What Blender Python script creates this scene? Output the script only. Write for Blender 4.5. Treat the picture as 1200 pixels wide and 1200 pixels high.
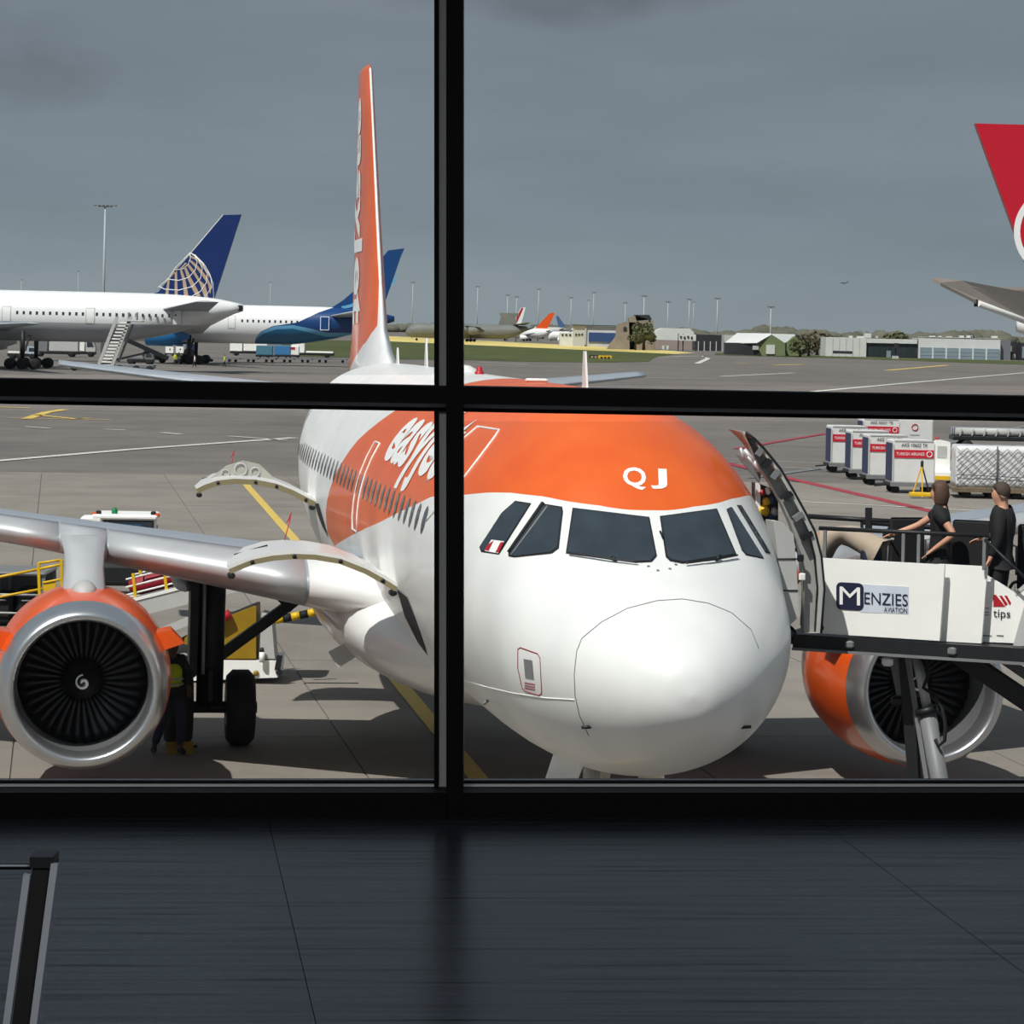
import bpy, bmesh, math, random
import numpy as np
from mathutils import Vector, Matrix
from mathutils.bvhtree import BVHTree
random.seed(4)
for _o in list(bpy.data.objects):
    bpy.data.objects.remove(_o)
SC = bpy.context.scene
COL = SC.collection

# ------------------------------------------------------------------ camera, sky, sun, exposure
FPX, EYE, HORIZON, ROLL = 3340.0, 6.43, 383.0, 0.022     # focal length in pixels of a 1200 px frame
cam = bpy.data.cameras.new('camera')
cam.sensor_width = 36.0
cam.lens = FPX * 36.0 / 1200.0
cam.shift_y = -(600.0 - HORIZON) / 1200.0
cam.clip_start = 0.1
cam.clip_end = 20000
camo = bpy.data.objects.new('camera', cam)
COL.objects.link(camo)
camo.matrix_world = Matrix.Translation((0, 0, EYE)) @ Matrix.Rotation(math.pi / 2, 4, 'X') @ Matrix.Rotation(ROLL, 4, 'Z')
SC.camera = camo

def raydir(px, py):
    c, s = math.cos(ROLL), math.sin(ROLL)
    a, b = px - 600.0, py - HORIZON
    u, v = c * a + s * b, -s * a + c * b
    return Vector((u / FPX, 1.0, -v / FPX))

CAMP = Vector((0, 0, EYE))
def W(px, py, D):
    return CAMP + raydir(px, py) * D
def G(px, py, z=0.0):
    d = raydir(px, py)
    return CAMP + d * ((z - EYE) / d.z)

world = bpy.data.worlds.new('world')
SC.world = world
world.use_nodes = True
nt = world.node_tree
nt.nodes.clear()
def N(t, kind, **kw):
    n = t.nodes.new(kind)
    for k, v in kw.items():
        setattr(n, k, v)
    return n
def math_node(t, op, a, b=None, clamp=False):
    n = t.nodes.new('ShaderNodeMath')
    n.operation = op
    n.use_clamp = clamp
    for i, x in enumerate((a, b)):
        if x is None:
            continue
        if isinstance(x, (int, float)):
            n.inputs[i].default_value = x
        else:
            t.links.new(x, n.inputs[i])
    return n.outputs[0]
def ramp(t, fac, stops):
    n = t.nodes.new('ShaderNodeValToRGB')
    el = n.color_ramp.elements
    while len(el) > 1:
        el.remove(el[-1])
    el[0].position = stops[0][0]
    el[0].color = (*stops[0][1], 1)
    for p, c in stops[1:]:
        e = el.new(p)
        e.color = (*c, 1)
    t.links.new(fac, n.inputs[0])
    return n.outputs[0]
def s2l(c):
    return tuple(((x / 255.0) / 12.92 if x / 255.0 <= 0.04045 else ((x / 255.0 + 0.055) / 1.055) ** 2.4) for x in c)

tc = N(nt, 'ShaderNodeTexCoord')
sep = N(nt, 'ShaderNodeSeparateXYZ')
nt.links.new(tc.outputs['Generated'], sep.inputs[0])
skycol = ramp(nt, sep.outputs['Z'], [(0.0, s2l((141, 151, 156))), (0.03, s2l((131, 142, 150))), (0.07, s2l((127, 137, 147))),
                                     (0.13, s2l((120, 130, 141))), (0.35, s2l((122, 133, 144))), (1.0, s2l((128, 140, 152)))])
mp = N(nt, 'ShaderNodeMapping')
mp.inputs['Scale'].default_value = (5.0, 5.0, 26.0)
mp.inputs['Location'].default_value = (0.7, 0.0, 0.3)
nt.links.new(tc.outputs['Generated'], mp.inputs[0])
nz = N(nt, 'ShaderNodeTexNoise')
nz.inputs['Scale'].default_value = 1.0
nz.inputs['Detail'].default_value = 6
nz.inputs['Roughness'].default_value = 0.55
nt.links.new(mp.outputs[0], nz.inputs[0])
cl = ramp(nt, nz.outputs['Fac'], [(0.3, (0.89, 0.89, 0.89)), (0.5, (0.985, 0.985, 0.99)), (0.7, (1.11, 1.09, 1.07))])
mx = N(nt, 'ShaderNodeMix', data_type='RGBA', blend_type='MULTIPLY')
mx.inputs[0].default_value = 1.0
nt.links.new(skycol, mx.inputs[6])
nt.links.new(cl, mx.inputs[7])
last = mx.outputs[2]
# ragged darker cloud banks of the overcast
nz2 = N(nt, 'ShaderNodeTexNoise')
nz2.inputs['Scale'].default_value = 22.0
nz2.inputs['Detail'].default_value = 4
nt.links.new(tc.outputs['Generated'], nz2.inputs[0])
for (px, py, rx, rz, amt) in ((645, 2, .05, .012, .76), (15, 88, .034, .014, .84), (760, -12, .04, .012, .84), (-120, 40, .06, .02, .85)):
    d = raydir(px, py).normalized()
    ex = math_node(nt, 'DIVIDE', math_node(nt, 'SUBTRACT', sep.outputs['X'], d.x), rx)
    ez = math_node(nt, 'DIVIDE', math_node(nt, 'SUBTRACT', sep.outputs['Z'], d.z), rz)
    rr = math_node(nt, 'SQRT', math_node(nt, 'ADD', math_node(nt, 'MULTIPLY', ex, ex), math_node(nt, 'MULTIPLY', ez, ez)))
    rr = math_node(nt, 'ADD', rr, math_node(nt, 'MULTIPLY', math_node(nt, 'SUBTRACT', nz2.outputs['Fac'], 0.5), 1.3))
    rr = math_node(nt, 'ADD', rr, math_node(nt, 'LESS_THAN', sep.outputs['Y'], 0.0))
    f = ramp(nt, rr, [(0.45, (amt, amt, amt * 0.99)), (1.0, (1, 1, 1))])
    m2 = N(nt, 'ShaderNodeMix', data_type='RGBA', blend_type='MULTIPLY')
    m2.inputs[0].default_value = 1.0
    nt.links.new(last, m2.inputs[6])
    nt.links.new(f, m2.inputs[7])
    last = m2.outputs[2]
bg = N(nt, 'ShaderNodeBackground')
bg.inputs[1].default_value = 1.12
nt.links.new(last, bg.inputs[0])
wo = N(nt, 'ShaderNodeOutputWorld')
nt.links.new(bg.outputs[0], wo.inputs[0])

sun = bpy.data.lights.new('sun', 'SUN')
sun.energy = 4.5
sun.angle = math.radians(0.6)
sun.color = (1.0, 0.955, 0.89)
suno = bpy.data.objects.new('sun', sun)
COL.objects.link(suno)
suno.rotation_euler = Vector((-.41, -.62, 1.0)).to_track_quat('Z', 'Y').to_euler()
suno.location = (-30, -45, 80)

SC.view_settings.view_transform = 'Standard'
SC.view_settings.look = 'None'
SC.view_settings.exposure = 0.0
SC.view_settings.gamma = 1.0
SC.view_settings.use_curve_mapping = False

# ------------------------------------------------------------------ helpers
def tag(o, label=None, cat=None, group=None, kind=None):
    if label: o['label'] = label
    if cat: o['category'] = cat
    if group: o['group'] = group
    if kind: o['kind'] = kind
    return o
def empty(name, loc=(0, 0, 0), rz=0.0, parent=None):
    o = bpy.data.objects.new(name, None)
    COL.objects.link(o)
    o.location = loc
    o.rotation_euler = (0, 0, rz)
    o.empty_display_size = 0.3
    if parent: o.parent = parent
    return o
def thing(name, label, cat, loc=(0, 0, 0), rz=0.0, group=None):
    return tag(empty(name, loc, rz), label, cat, group)
def link(name, me, parent=None):
    o = bpy.data.objects.new(name, me)
    COL.objects.link(o)
    if parent: o.parent = parent
    return o

class MB:
    """collects geometry; build() makes ONE mesh object"""
    def __init__(s):
        s.v, s.f, s.sm = [], [], []
    def add(s, vs, fs, smooth=False):
        n = len(s.v)
        s.v += [tuple(x) for x in vs]
        s.f += [tuple(i + n for i in f) for f in fs]
        s.sm += [smooth] * len(fs)
        return s
    def box(s, c, d, rz=0.0):
        cx, cy, cz = c
        hx, hy, hz = d[0] / 2, d[1] / 2, d[2] / 2
        co, si = math.cos(rz), math.sin(rz)
        vs = []
        for z in (-hz, hz):
            for x, y in ((-hx, -hy), (hx, -hy), (hx, hy), (-hx, hy)):
                vs.append((cx + x * co - y * si, cy + x * si + y * co, cz + z))
        return s.add(vs, [(3, 2, 1, 0), (4, 5, 6, 7), (0, 1, 5, 4), (1, 2, 6, 5), (2, 3, 7, 6), (3, 0, 4, 7)])
    def bevbox(s, c, d, b=0.03):
        cx, cy, cz = c
        hx, hy, hz = d[0] / 2, d[1] / 2, d[2] / 2
        b = min(b, hx * .9, hy * .9, hz * .9)
        rings = []
        for z, k in ((-hz, b), (-hz + b, 0), (hz - b, 0), (hz, b)):
            x, y = hx - k, hy - k
            rings.append([(cx - x + b, cy - y, cz + z), (cx + x - b, cy - y, cz + z), (cx + x, cy - y + b, cz + z), (cx + x, cy + y - b, cz + z),
                          (cx + x - b, cy + y, cz + z), (cx - x + b, cy + y, cz + z), (cx - x, cy + y - b, cz + z), (cx - x, cy - y + b, cz + z)])
        return s.rings(rings, cap=True, smooth=False)
    def beam(s, p, q, w, h, up=(0, 0, 1)):
        p, q = Vector(p), Vector(q)
        d = (q - p).normalized()
        r = d.cross(Vector(up))
        if r.length < 1e-4:
            r = d.cross(Vector((0, 1, 0)))
        r.normalize()
        u = r.cross(d)
        vs = []
        for e in (p, q):
            for a, b in ((-w, -h), (w, -h), (w, h), (-w, h)):
                vs.append(e + r * (a / 2) + u * (b / 2))
        return s.add(vs, [(0, 1, 2, 3), (7, 6, 5, 4), (1, 0, 4, 5), (2, 1, 5, 6), (3, 2, 6, 7), (0, 3, 7, 4)])
    def tube(s, p, q, r0, r1=None, n=10, cap=True):
        r1 = r0 if r1 is None else r1
        return s.path([p, q], [r0, r1], n, cap)
    def path(s, pts, rad, n=8, cap=True):
        pts = [Vector(p) for p in pts]
        if isinstance(rad, (int, float)):
            rad = [rad] * len(pts)
        rings = []
        ref = None
        for i, p in enumerate(pts):
            d = (pts[min(i + 1, len(pts) - 1)] - pts[max(i - 1, 0)]).normalized()
            if ref is None:
                ref = d.orthogonal().normalized()
            a = (ref - d * ref.dot(d))
            a = a.normalized() if a.length > 1e-5 else d.orthogonal().normalized()
            ref = a
            b = d.cross(a)
            rings.append([p + (a * math.cos(t) + b * math.sin(t)) * rad[i] for t in [2 * math.pi * k / n for k in range(n)]])
        return s.rings(rings, cap)
    def rings(s, rings, cap=True, smooth=True, closed=True):
        n = len(rings[0])
        vs = [v for r in rings for v in r]
        fs = []
        for i in range(len(rings) - 1):
            for k in range(n if closed else n - 1):
                k2 = (k + 1) % n
                fs.append((i * n + k, i * n + k2, (i + 1) * n + k2, (i + 1) * n + k))
        s.add(vs, fs, smooth)
        if cap and closed:
            m = len(s.v) - len(vs)
            s.f += [tuple(m + k for k in reversed(range(n))), tuple(m + (len(rings) - 1) * n + k for k in range(n))]
            s.sm += [False, False]
        return s
    def lathe(s, prof, origin=(0, 0, 0), axis='X', n=32, smooth=True):
        o = Vector(origin)
        rings = []
        for a, r in prof:
            ring = []
            for k in range(n):
                t = 2 * math.pi * k / n
                c, q = r * math.cos(t), r * math.sin(t)
                ring.append(o + Vector({'X': (a, c, q), 'Y': (q, a, c), 'Z': (c, q, a)}[axis]))
            rings.append(ring)
        return s.rings(rings, cap=False, smooth=smooth)
    def wheel(s, c, r, w, axis='Y', n=20):
        b = w * .22
        pr = [(-w / 2, r * .3), (-w / 2, r - b), (-w / 2 + b, r), (w / 2 - b, r), (w / 2, r - b), (w / 2, r * .3)]
        s.lathe(pr, c, axis, n)
        c = Vector(c)
        for sg in (-1, 1):
            ring = []
            for k in range(n):
                t = 2 * math.pi * k / n
                a, q = r * .3 * math.cos(t), r * .3 * math.sin(t)
                ring.append(c + Vector({'X': (sg * w / 2, a, q), 'Y': (q, sg * w / 2, a), 'Z': (a, q, sg * w / 2)}[axis]))
            s.add(ring, [tuple(range(n))])
        return s
    def prism(s, pts, off):
        """closed outline of 3-D points, extruded by vector off"""
        n = len(pts)
        off = Vector(off)
        vs = [Vector(p) for p in pts] + [Vector(p) + off for p in pts]
        fs = [tuple(reversed(range(n))), tuple(range(n, 2 * n))]
        for k in range(n):
            k2 = (k + 1) % n
            fs.append((k, k2, n + k2, n + k))
        return s.add(vs, fs)
    def build(s, name, mat, parent=None, smooth=None):
        me = bpy.data.meshes.new(name)
        me.from_pydata(s.v, [], s.f)
        me.polygons.foreach_set('use_smooth', s.sm if smooth is None else [smooth] * len(s.f))
        bm = bmesh.new()
        bm.from_mesh(me)
        bmesh.ops.recalc_face_normals(bm, faces=bm.faces)
        bm.to_mesh(me)
        bm.free()
        if mat: me.materials.append(mat)
        me.update()
        return link(name, me, parent)

def copy_tree(o, parent=None):
    c = o.copy()
    COL.objects.link(c)
    c.parent = parent
    for ch in list(o.children):
        copy_tree(ch, c)
    return c

# ------------------------------------------------------------------ materials
MATS = {}
def mat(name, rgb, rough=0.5, metal=0.0, var=0.05, scale=3.0, bump=0.0, coat=0.0, spec=0.5, emit=None):
    if name in MATS: return MATS[name]
    m = bpy.data.materials.new(name)
    m.use_nodes = True
    t = m.node_tree
    b = t.nodes['Principled BSDF']
    c = s2l(rgb)
    tcn = N(t, 'ShaderNodeTexCoord')
    nn = N(t, 'ShaderNodeTexNoise')
    nn.inputs['Scale'].default_value = scale
    nn.inputs['Detail'].default_value = 5
    t.links.new(tcn.outputs['Object'], nn.inputs[0])
    col = ramp(t, nn.outputs['Fac'], [(0.3, tuple(x * (1 - var) for x in c)), (0.7, tuple(min(1, x * (1 + var)) for x in c))])
    t.links.new(col, b.inputs['Base Color'])
    b.inputs['Roughness'].default_value = rough
    b.inputs['Metallic'].default_value = metal
    b.inputs['Specular IOR Level'].default_value = spec
    b.inputs['Coat Weight'].default_value = coat
    b.inputs['Coat Roughness'].default_value = 0.08
    if bump:
        bp = N(t, 'ShaderNodeBump')
        bp.inputs['Strength'].default_value = bump
        bp.inputs['Distance'].default_value = 0.02
        t.links.new(nn.outputs['Fac'], bp.inputs['Height'])
        t.links.new(bp.outputs[0], b.inputs['Normal'])
    MATS[name] = m
    return m

M_WHITE = mat('white_paint', (238, 238, 236), .3, var=.02, coat=.4)
M_ORANGE = mat('orange_paint', (230, 88, 18), .3, var=.04, coat=.4)
M_DECALW = mat('white_lettering', (245, 245, 243), .35, var=.01)
M_SILVER = mat('polished_aluminium', (200, 202, 205), .3, .9, var=.04)
M_ALU = mat('satin_aluminium', (198, 200, 203), .52, .45, var=.05)
M_WINGGREY = mat('wing_grey', (150, 158, 168), .4, .0, var=.05)
M_BLACK = mat('black_rubber', (16, 16, 17), .75, var=.2)
M_DARK = mat('dark_metal', (34, 35, 38), .5, .3, var=.15)
M_GREY = mat('mid_grey_paint', (120, 122, 124), .5, var=.06)
M_LGREY = mat('light_grey_paint', (186, 186, 184), .5, var=.05)
M_YELLOW = mat('yellow_paint', (226, 182, 22), .45, var=.05)
M_RED = mat('red_paint', (176, 24, 38), .45, var=.05)
M_NAVY = mat('navy_paint', (28, 44, 92), .4, var=.05)
M_GLASS = mat('dark_glazing', (50, 59, 67), .06, var=.2, spec=.6)
M_BEIGE = mat('primer_beige', (140, 130, 98), .5, var=.08)
M_FAN = mat('fan_titanium', (52, 53, 56), .35, .75, var=.1)
M_INK = mat('dark_ink', (24, 30, 58), .5, var=.02)
M_HIVIS = mat('hivis_yellow', (190, 214, 30), .7, var=.06)
M_WOODTRAY = mat('brown_deck', (110, 96, 78), .8, var=.15)

def text_mesh(body, bold=0.0, res=3):
    cu = bpy.data.curves.new('lettering', 'FONT')
    cu.body = body
    cu.offset = bold
    cu.resolution_u = res
    o = bpy.data.objects.new('lettering', cu)
    COL.objects.link(o)
    bpy.context.view_layer.update()
    me = bpy.data.meshes.new_from_object(o.evaluated_get(bpy.context.evaluated_depsgraph_get()))
    bpy.data.objects.remove(o)
    vs = np.array([v.co[:2] for v in me.vertices])
    fs = [tuple(p.vertices) for p in me.polygons]
    bpy.data.meshes.remove(me)
    mn, mxx = vs.min(0), vs.max(0)
    return (vs - mn) / (mxx - mn), fs, (mxx - mn)

def put_text(body, parent, o, r, u, width, height, m, name='lettering', bold=0.0, thick=0.004, slant=0.0):
    """flat lettering with its lower-left corner at o, along r and u"""
    vs, fs, _ = text_mesh(body, bold)
    o, r, u = Vector(o), Vector(r).normalized(), Vector(u).normalized()
    n = r.cross(u)
    b = MB()
    b.add([o + r * ((a + slant * c * height / width) * width) + u * (c * height) + n * thick for a, c in vs], fs)
    me = bpy.data.meshes.new(name)
    me.from_pydata(b.v, [], b.f)
    me.materials.append(m)
    return link(name, me, parent)
# ================================================================== the departure lounge
FLOOR_Z = EYE - 1.5
WY = 8.73                                            # window line
def mat_floor():
    m = bpy.data.materials.new('dark_linoleum')
    m.use_nodes = True
    t = m.node_tree
    b = t.nodes['Principled BSDF']
    tcn = N(t, 'ShaderNodeTexCoord')
    mpn = N(t, 'ShaderNodeMapping')
    mpn.inputs['Scale'].default_value = (1.3, 34.0, 1.0)
    t.links.new(tcn.outputs['Object'], mpn.inputs[0])
    nn = N(t, 'ShaderNodeTexNoise')
    nn.inputs['Scale'].default_value = 1.0
    nn.inputs['Detail'].default_value = 6
    t.links.new(mpn.outputs[0], nn.inputs[0])
    c = ramp(t, nn.outputs['Fac'], [(0.30, s2l((6, 6, 8))), (0.38, s2l((34, 36, 42))), (0.48, s2l((46, 50, 60))), (0.7, s2l((56, 61, 73)))])
    t.links.new(c, b.inputs['Base Color'])
    b.inputs['Roughness'].default_value = .26
    spc = ramp(t, nn.outputs['Fac'], [(.3, (.03,) * 3), (.42, (.085,) * 3), (.6, (.10,) * 3)])
    t.links.new(spc, b.inputs['Specular IOR Level'])
    bp = N(t, 'ShaderNodeBump')
    bp.inputs['Strength'].default_value = .12
    bp.inputs['Distance'].default_value = .002
    t.links.new(nn.outputs['Fac'], bp.inputs['Height'])
    t.links.new(bp.outputs[0], b.inputs['Normal'])
    return m
M_FLOOR = mat_floor()
M_ROOM = mat('charcoal_wall', (150, 152, 156), .8, var=.05)
M_FRAME = mat('black_window_frame', (3, 3, 4), .6, var=.1, spec=.2)
M_GASKET = mat('grey_gasket', (236, 238, 240), .5, var=.03)
M_SEAM = mat('seam_black', (12, 12, 13), .8)

RX0, RX1, RY0, CEIL = -4.7, 4.9, -3.2, FLOOR_Z + 4.0
fl = tag(MB().box(((RX0 + RX1) / 2, (RY0 + WY) / 2, FLOOR_Z - .16), (RX1 - RX0, WY - RY0, .3)).build('floor', M_SEAM), kind='structure')
tag(MB().box(((RX0 + RX1) / 2, (RY0 + WY) / 2, CEIL + .15), (RX1 - RX0 + .4, WY - RY0 + .6, .3)).build('ceiling', M_ROOM), kind='structure')
tag(MB().box((RX0 - .1, (RY0 + WY) / 2, (FLOOR_Z + CEIL) / 2), (.2, WY - RY0, CEIL - FLOOR_Z)).build('wall_left', M_ROOM), kind='structure')
tag(MB().box((RX1 + .1, (RY0 + WY) / 2, (FLOOR_Z + CEIL) / 2), (.2, WY - RY0, CEIL - FLOOR_Z)).build('wall_right', M_ROOM), kind='structure')
tag(MB().box(((RX0 + RX1) / 2, RY0 - .1, (FLOOR_Z + CEIL) / 2), (RX1 - RX0 + .4, .2, CEIL - FLOOR_Z)).build('wall_back', M_ROOM), kind='structure')
tag(MB().box(((RX0 + RX1) / 2, WY - .3, (FLOOR_Z - .32) / 2), (RX1 - RX0 + .4, 1.0, FLOOR_Z - .32)).build('wall_below_window', mat('facade_grey', (90, 94, 98), .6)), kind='structure')
# linoleum sheets, cut on a line about seven degrees off the window's square; clipped to the room outline
def clip_poly(poly, x0, x1, y0, y1):
    for ax, lim, sg in ((0, x0, 1), (0, x1, -1), (1, y0, 1), (1, y1, -1)):
        out = []
        for i in range(len(poly)):
            p, q = poly[i], poly[(i + 1) % len(poly)]
            dp, dq = sg * (p[ax] - lim), sg * (q[ax] - lim)
            if dp >= 0: out.append(p)
            if dp * dq < 0:
                k = dp / (dp - dq)
                out.append((p[0] + (q[0] - p[0]) * k, p[1] + (q[1] - p[1]) * k))
        poly = out
        if not poly: return poly
    return poly
sd = Vector((-.125, .992))                              # seam direction
for i in range(-5, 6):
    base = Vector((-.72 + i * 1.67, 8.5))
    per = Vector((1, 0))
    q = [base + per * .001 - sd * 14, base + per * 1.669 - sd * 14, base + per * 1.669 + sd * 2, base + per * .001 + sd * 2]
    pl = clip_poly([tuple(p) for p in q], RX0, RX1, RY0, WY)
    if len(pl) > 2:
        MB().prism([(p[0], p[1], FLOOR_Z - .01) for p in pl], (0, 0, .01)).build('linoleum_sheet', M_FLOOR, fl)

# window wall: posts, transom, bottom rail, grey glazing strips and one pane per opening
M_PANE = bpy.data.materials.new('window_glass')
M_PANE.use_nodes = True
t = M_PANE.node_tree
t.nodes.clear()
tr = N(t, 'ShaderNodeBsdfTransparent')
tr.inputs[0].default_value = (.93, .945, .945, 1)
gl = N(t, 'ShaderNodeBsdfGlossy')
gl.inputs['Roughness'].default_value = .02
lw = N(t, 'ShaderNodeFresnel')
lw.inputs[0].default_value = 1.45
ms = N(t, 'ShaderNodeMixShader')
t.links.new(math_node(t, 'MULTIPLY', lw.outputs[0], .6), ms.inputs[0])
t.links.new(tr.outputs[0], ms.inputs[1])
t.links.new(gl.outputs[0], ms.inputs[2])
t.links.new(ms.outputs[0], N(t, 'ShaderNodeOutputMaterial').inputs[0])

win = tag(empty('window_1', (0, 0, 0)), kind='structure')
def UW(px, py, D): return Vector(((px - 600) / FPX * D, D, EYE - (py - HORIZON) / FPX * D))
def wx(px, D=WY): return UW(px, 600, D).x
def wz(py, px=525, D=WY): return UW(px, py, D).z
ZB0, ZB1 = FLOOR_Z - .15, wz(927)                              # bottom rail
PITCH = 2.02
post_x = [wx(533) + k * PITCH for k in (-2, -1, 0, 1, 2)]
PW = (wx(543) - wx(523))
for x in post_x:
    MB().box((x, WY + .06, (ZB0 + CEIL) / 2), (PW, .16, CEIL - ZB0)).build('mullion', M_FRAME, win)
    MB().box((x - PW / 2 - .013, WY + .1, (ZB1 + CEIL) / 2), (.026, .05, CEIL - ZB1)).build('glazing_strip', M_GASKET, win)
    MB().box((x - PW / 2 - .026 - .0065, WY + .1, (ZB1 + CEIL) / 2), (.013, .07, CEIL - ZB1)).build('gasket', M_FRAME, win)
for i in range(len(post_x) - 1):
    xa, xb = post_x[i] + PW / 2, post_x[i + 1] - PW / 2
    def zt(x, py): return wz(py) - (x - wx(525)) * (.0172)
    def bar(n, y0, y1, ya, d, m):
        pts = [(xa, ya, zt(xa, y0)), (xb, ya, zt(xb, y0)), (xb, ya, zt(xb, y1)), (xa, ya, zt(xa, y1))]
        MB().prism(pts, (0, d, 0)).build(n, m, win)
    bar('transom', 452.5, 473, WY - .02, .16, M_FRAME)
    bar('glazing_strip', 473, 478.5, WY + .06, .05, M_GASKET)
    bar('gasket', 478.5, 483, WY + .055, .07, M_FRAME)
    MB().box(((xa + xb) / 2, WY + .06, (ZB0 + ZB1) / 2), (xb - xa, .18, ZB1 - ZB0)).build('bottom_rail', M_FRAME, win)
    MB().box(((xa + xb) / 2, WY + .1, ZB1 + .005), (xb - xa, .06, .006)).build('glazing_strip', M_GASKET, win)
    MB().box(((xa + xb) / 2, WY + .115, ZB1 + .013), (xb - xa, .05, .007)).build('gasket', M_FRAME, win)
    MB().box(((xa + xb) / 2, WY + .06, CEIL - .06), (xb - xa, .18, .12)).build('top_rail', M_FRAME, win)
    zc_ = zt((xa + xb) / 2, 465)
    for za, zb in ((ZB1 + .017, zt(xb, 482)), (zt(xa, 453), CEIL - .12)):
        MB().box(((xa + xb) / 2, WY + .12, (za + zb) / 2), (xb - xa, .012, zb - za)).build('pane', M_PANE, win)
# two unseen fill lamps added behind the viewer to brighten the glazing strips
for lx in (-2.2, 2.4):
    lampf = tag(empty('fill_lamp', (lx, 1.2, CEIL - .04)), 'dim added fill lamp panel out of view %s' % ('near the left wall' if lx < 0 else 'near the right wall'), 'lamp', 'added fill lamps')
    MB().bevbox((0, 0, .02), (1.1, 1.1, .05), .01).build('fill_lamp_housing', M_ROOM, lampf)
    MB().box((0, 0, -.008), (1.0, 1.0, .01)).build('fill_diffuser', mat('fill_lamp_diffuser', (235, 235, 230), .5), lampf)
    la = bpy.data.lights.new('fill_lamp_light', 'AREA')
    la.energy = 115
    la.size = 1.0
    lo = bpy.data.objects.new('fill_lamp_light', la)
    COL.objects.link(lo)
    lo.parent = lampf
    lo.location = (0, 0, -.03)

# low barrier frame standing on the floor at the edge of view
bf = thing('barrier_frame', 'black metal barrier frame with pale grey edge strips standing on the dark floor', 'barrier', (0, 0, 0))
DB = 5.2
p0, p1 = UW(52, 1008, DB), UW(20, 1250, DB)
dv = (p1 - p0).normalized()
k = (FLOOR_Z - p0.z) / dv.z
foot = p0 + dv * k
MB().beam(foot, p0, .031, .06, (0, 1, 0)).build('post', M_BLACK, bf)
M_EDGE = mat('grey_edge_strip', (170, 175, 182), .45, .0)
for sx in (-.026, .024):
    off = Vector((sx, -.03, -.02 if sx < 0 else 0))
    MB().beam(foot + Vector((sx, -.03, 0)), p0 + off, .0125, .014, (0, 1, 0)).build('edge_strip', M_EDGE, bf)
MB().box((p0.x, p0.y, p0.z + .002), (.042, .07, .02)).build('corner_joint', M_DARK, bf)
q0 = UW(-240, 1002, DB)
q0.z = p0.z - .008
MB().tube(p0 + Vector((-.02, -.02, -.008)), q0 + Vector((0, -.02, 0)), .0055).build('top_rail', M_DARK, bf)
MB().tube(p0 + Vector((-.02, -.028, -.005)), q0 + Vector((0, -.028, .003)), .0022).build('rail_trim', M_EDGE, bf)
f2 = foot + (q0 - p0)
MB().beam(Vector((f2.x, f2.y, FLOOR_Z)), q0, .03, .06, (0, 1, 0)).build('post', M_BLACK, bf)
MB().box((foot.x, foot.y, FLOOR_Z + .006), (.12, .3, .012)).build('foot_plate', M_DARK, bf)
MB().box((f2.x, f2.y, FLOOR_Z + .006), (.12, .3, .012)).build('foot_plate', M_DARK, bf)

# the lounge as a whole stands a touch more than a degree out of level with the drained apron outside
RM = Matrix.Translation((0, 0, EYE)) @ Matrix.Rotation(-ROLL, 4, 'Y') @ Matrix.Translation((0, 0, -EYE))
for o in [x for x in COL.objects if x.parent is None and x.type != 'CAMERA' and x.type != 'LIGHT']:
    o.matrix_world = RM @ o.matrix_basis

# ================================================================== apron
PSI = .158
NOSE = Vector((1.83, 27.8, 0))
AX = Matrix.Translation(NOSE) @ Matrix.Rotation(math.pi / 2 + PSI, 4, 'Z')     # local X = aft, Y = starboard
AXI = AX.inverted()
def A(x, y, z=0.0): return AX @ Vector((x, y, z))

def mat_ground(name, c0, c1, c2, sc, joints=False, rough=.85):
    m = bpy.data.materials.new(name)
    m.use_nodes = True
    t = m.node_tree
    b = t.nodes['Principled BSDF']
    tcn = N(t, 'ShaderNodeTexCoord')
    geo = N(t, 'ShaderNodeNewGeometry')
    nn = N(t, 'ShaderNodeTexNoise')
    nn.inputs['Scale'].default_value = sc
    nn.inputs['Detail'].default_value = 8
    nn.inputs['Roughness'].default_value = .62
    t.links.new(geo.outputs['Position'], nn.inputs[0])
    c = ramp(t, nn.outputs['Fac'], [(.3, s2l(c0)), (.5, s2l(c1)), (.72, s2l(c2))])
    n2 = N(t, 'ShaderNodeTexNoise')
    n2.inputs['Scale'].default_value = sc * .13
    n2.inputs['Detail'].default_value = 4
    t.links.new(geo.outputs['Position'], n2.inputs[0])
    c2_ = ramp(t, n2.outputs['Fac'], [(.35, (.86, .86, .86)), (.65, (1.08, 1.07, 1.05))])
    mm = N(t, 'ShaderNodeMix', data_type='RGBA', blend_type='MULTIPLY')
    mm.inputs[0].default_value = 1
    t.links.new(c, mm.inputs[6])
    t.links.new(c2_, mm.inputs[7])
    t.links.new(mm.outputs[2], b.inputs['Base Color'])
    b.inputs['Roughness'].default_value = rough
    b.inputs['Specular IOR Level'].default_value = .2
    return m
M_ASPH = mat_ground('asphalt', (104, 100, 97), (116, 111, 107), (124, 119, 114), .25)
M_CONC = mat_ground('concrete', (128, 122, 115), (139, 133, 126), (147, 140, 132), .4)
gsz = 9000
tag(MB().add([(-gsz, -200, -.02), (gsz, -200, -.02), (gsz, 16000, -.02), (-gsz, 16000, -.02)], [(0, 1, 2, 3)]).build('ground', M_ASPH), kind='structure')
apron = tag(empty('apron_paving', NOSE, math.pi / 2 + PSI), kind='structure')
sl = MB().prism([(.012, .012, -.019), (4.988, .012, -.019), (4.988, 4.988, -.019), (.012, 4.988, -.019)], (0, 0, .019)).build('concrete_slab', M_CONC, apron)
first = True
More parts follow.
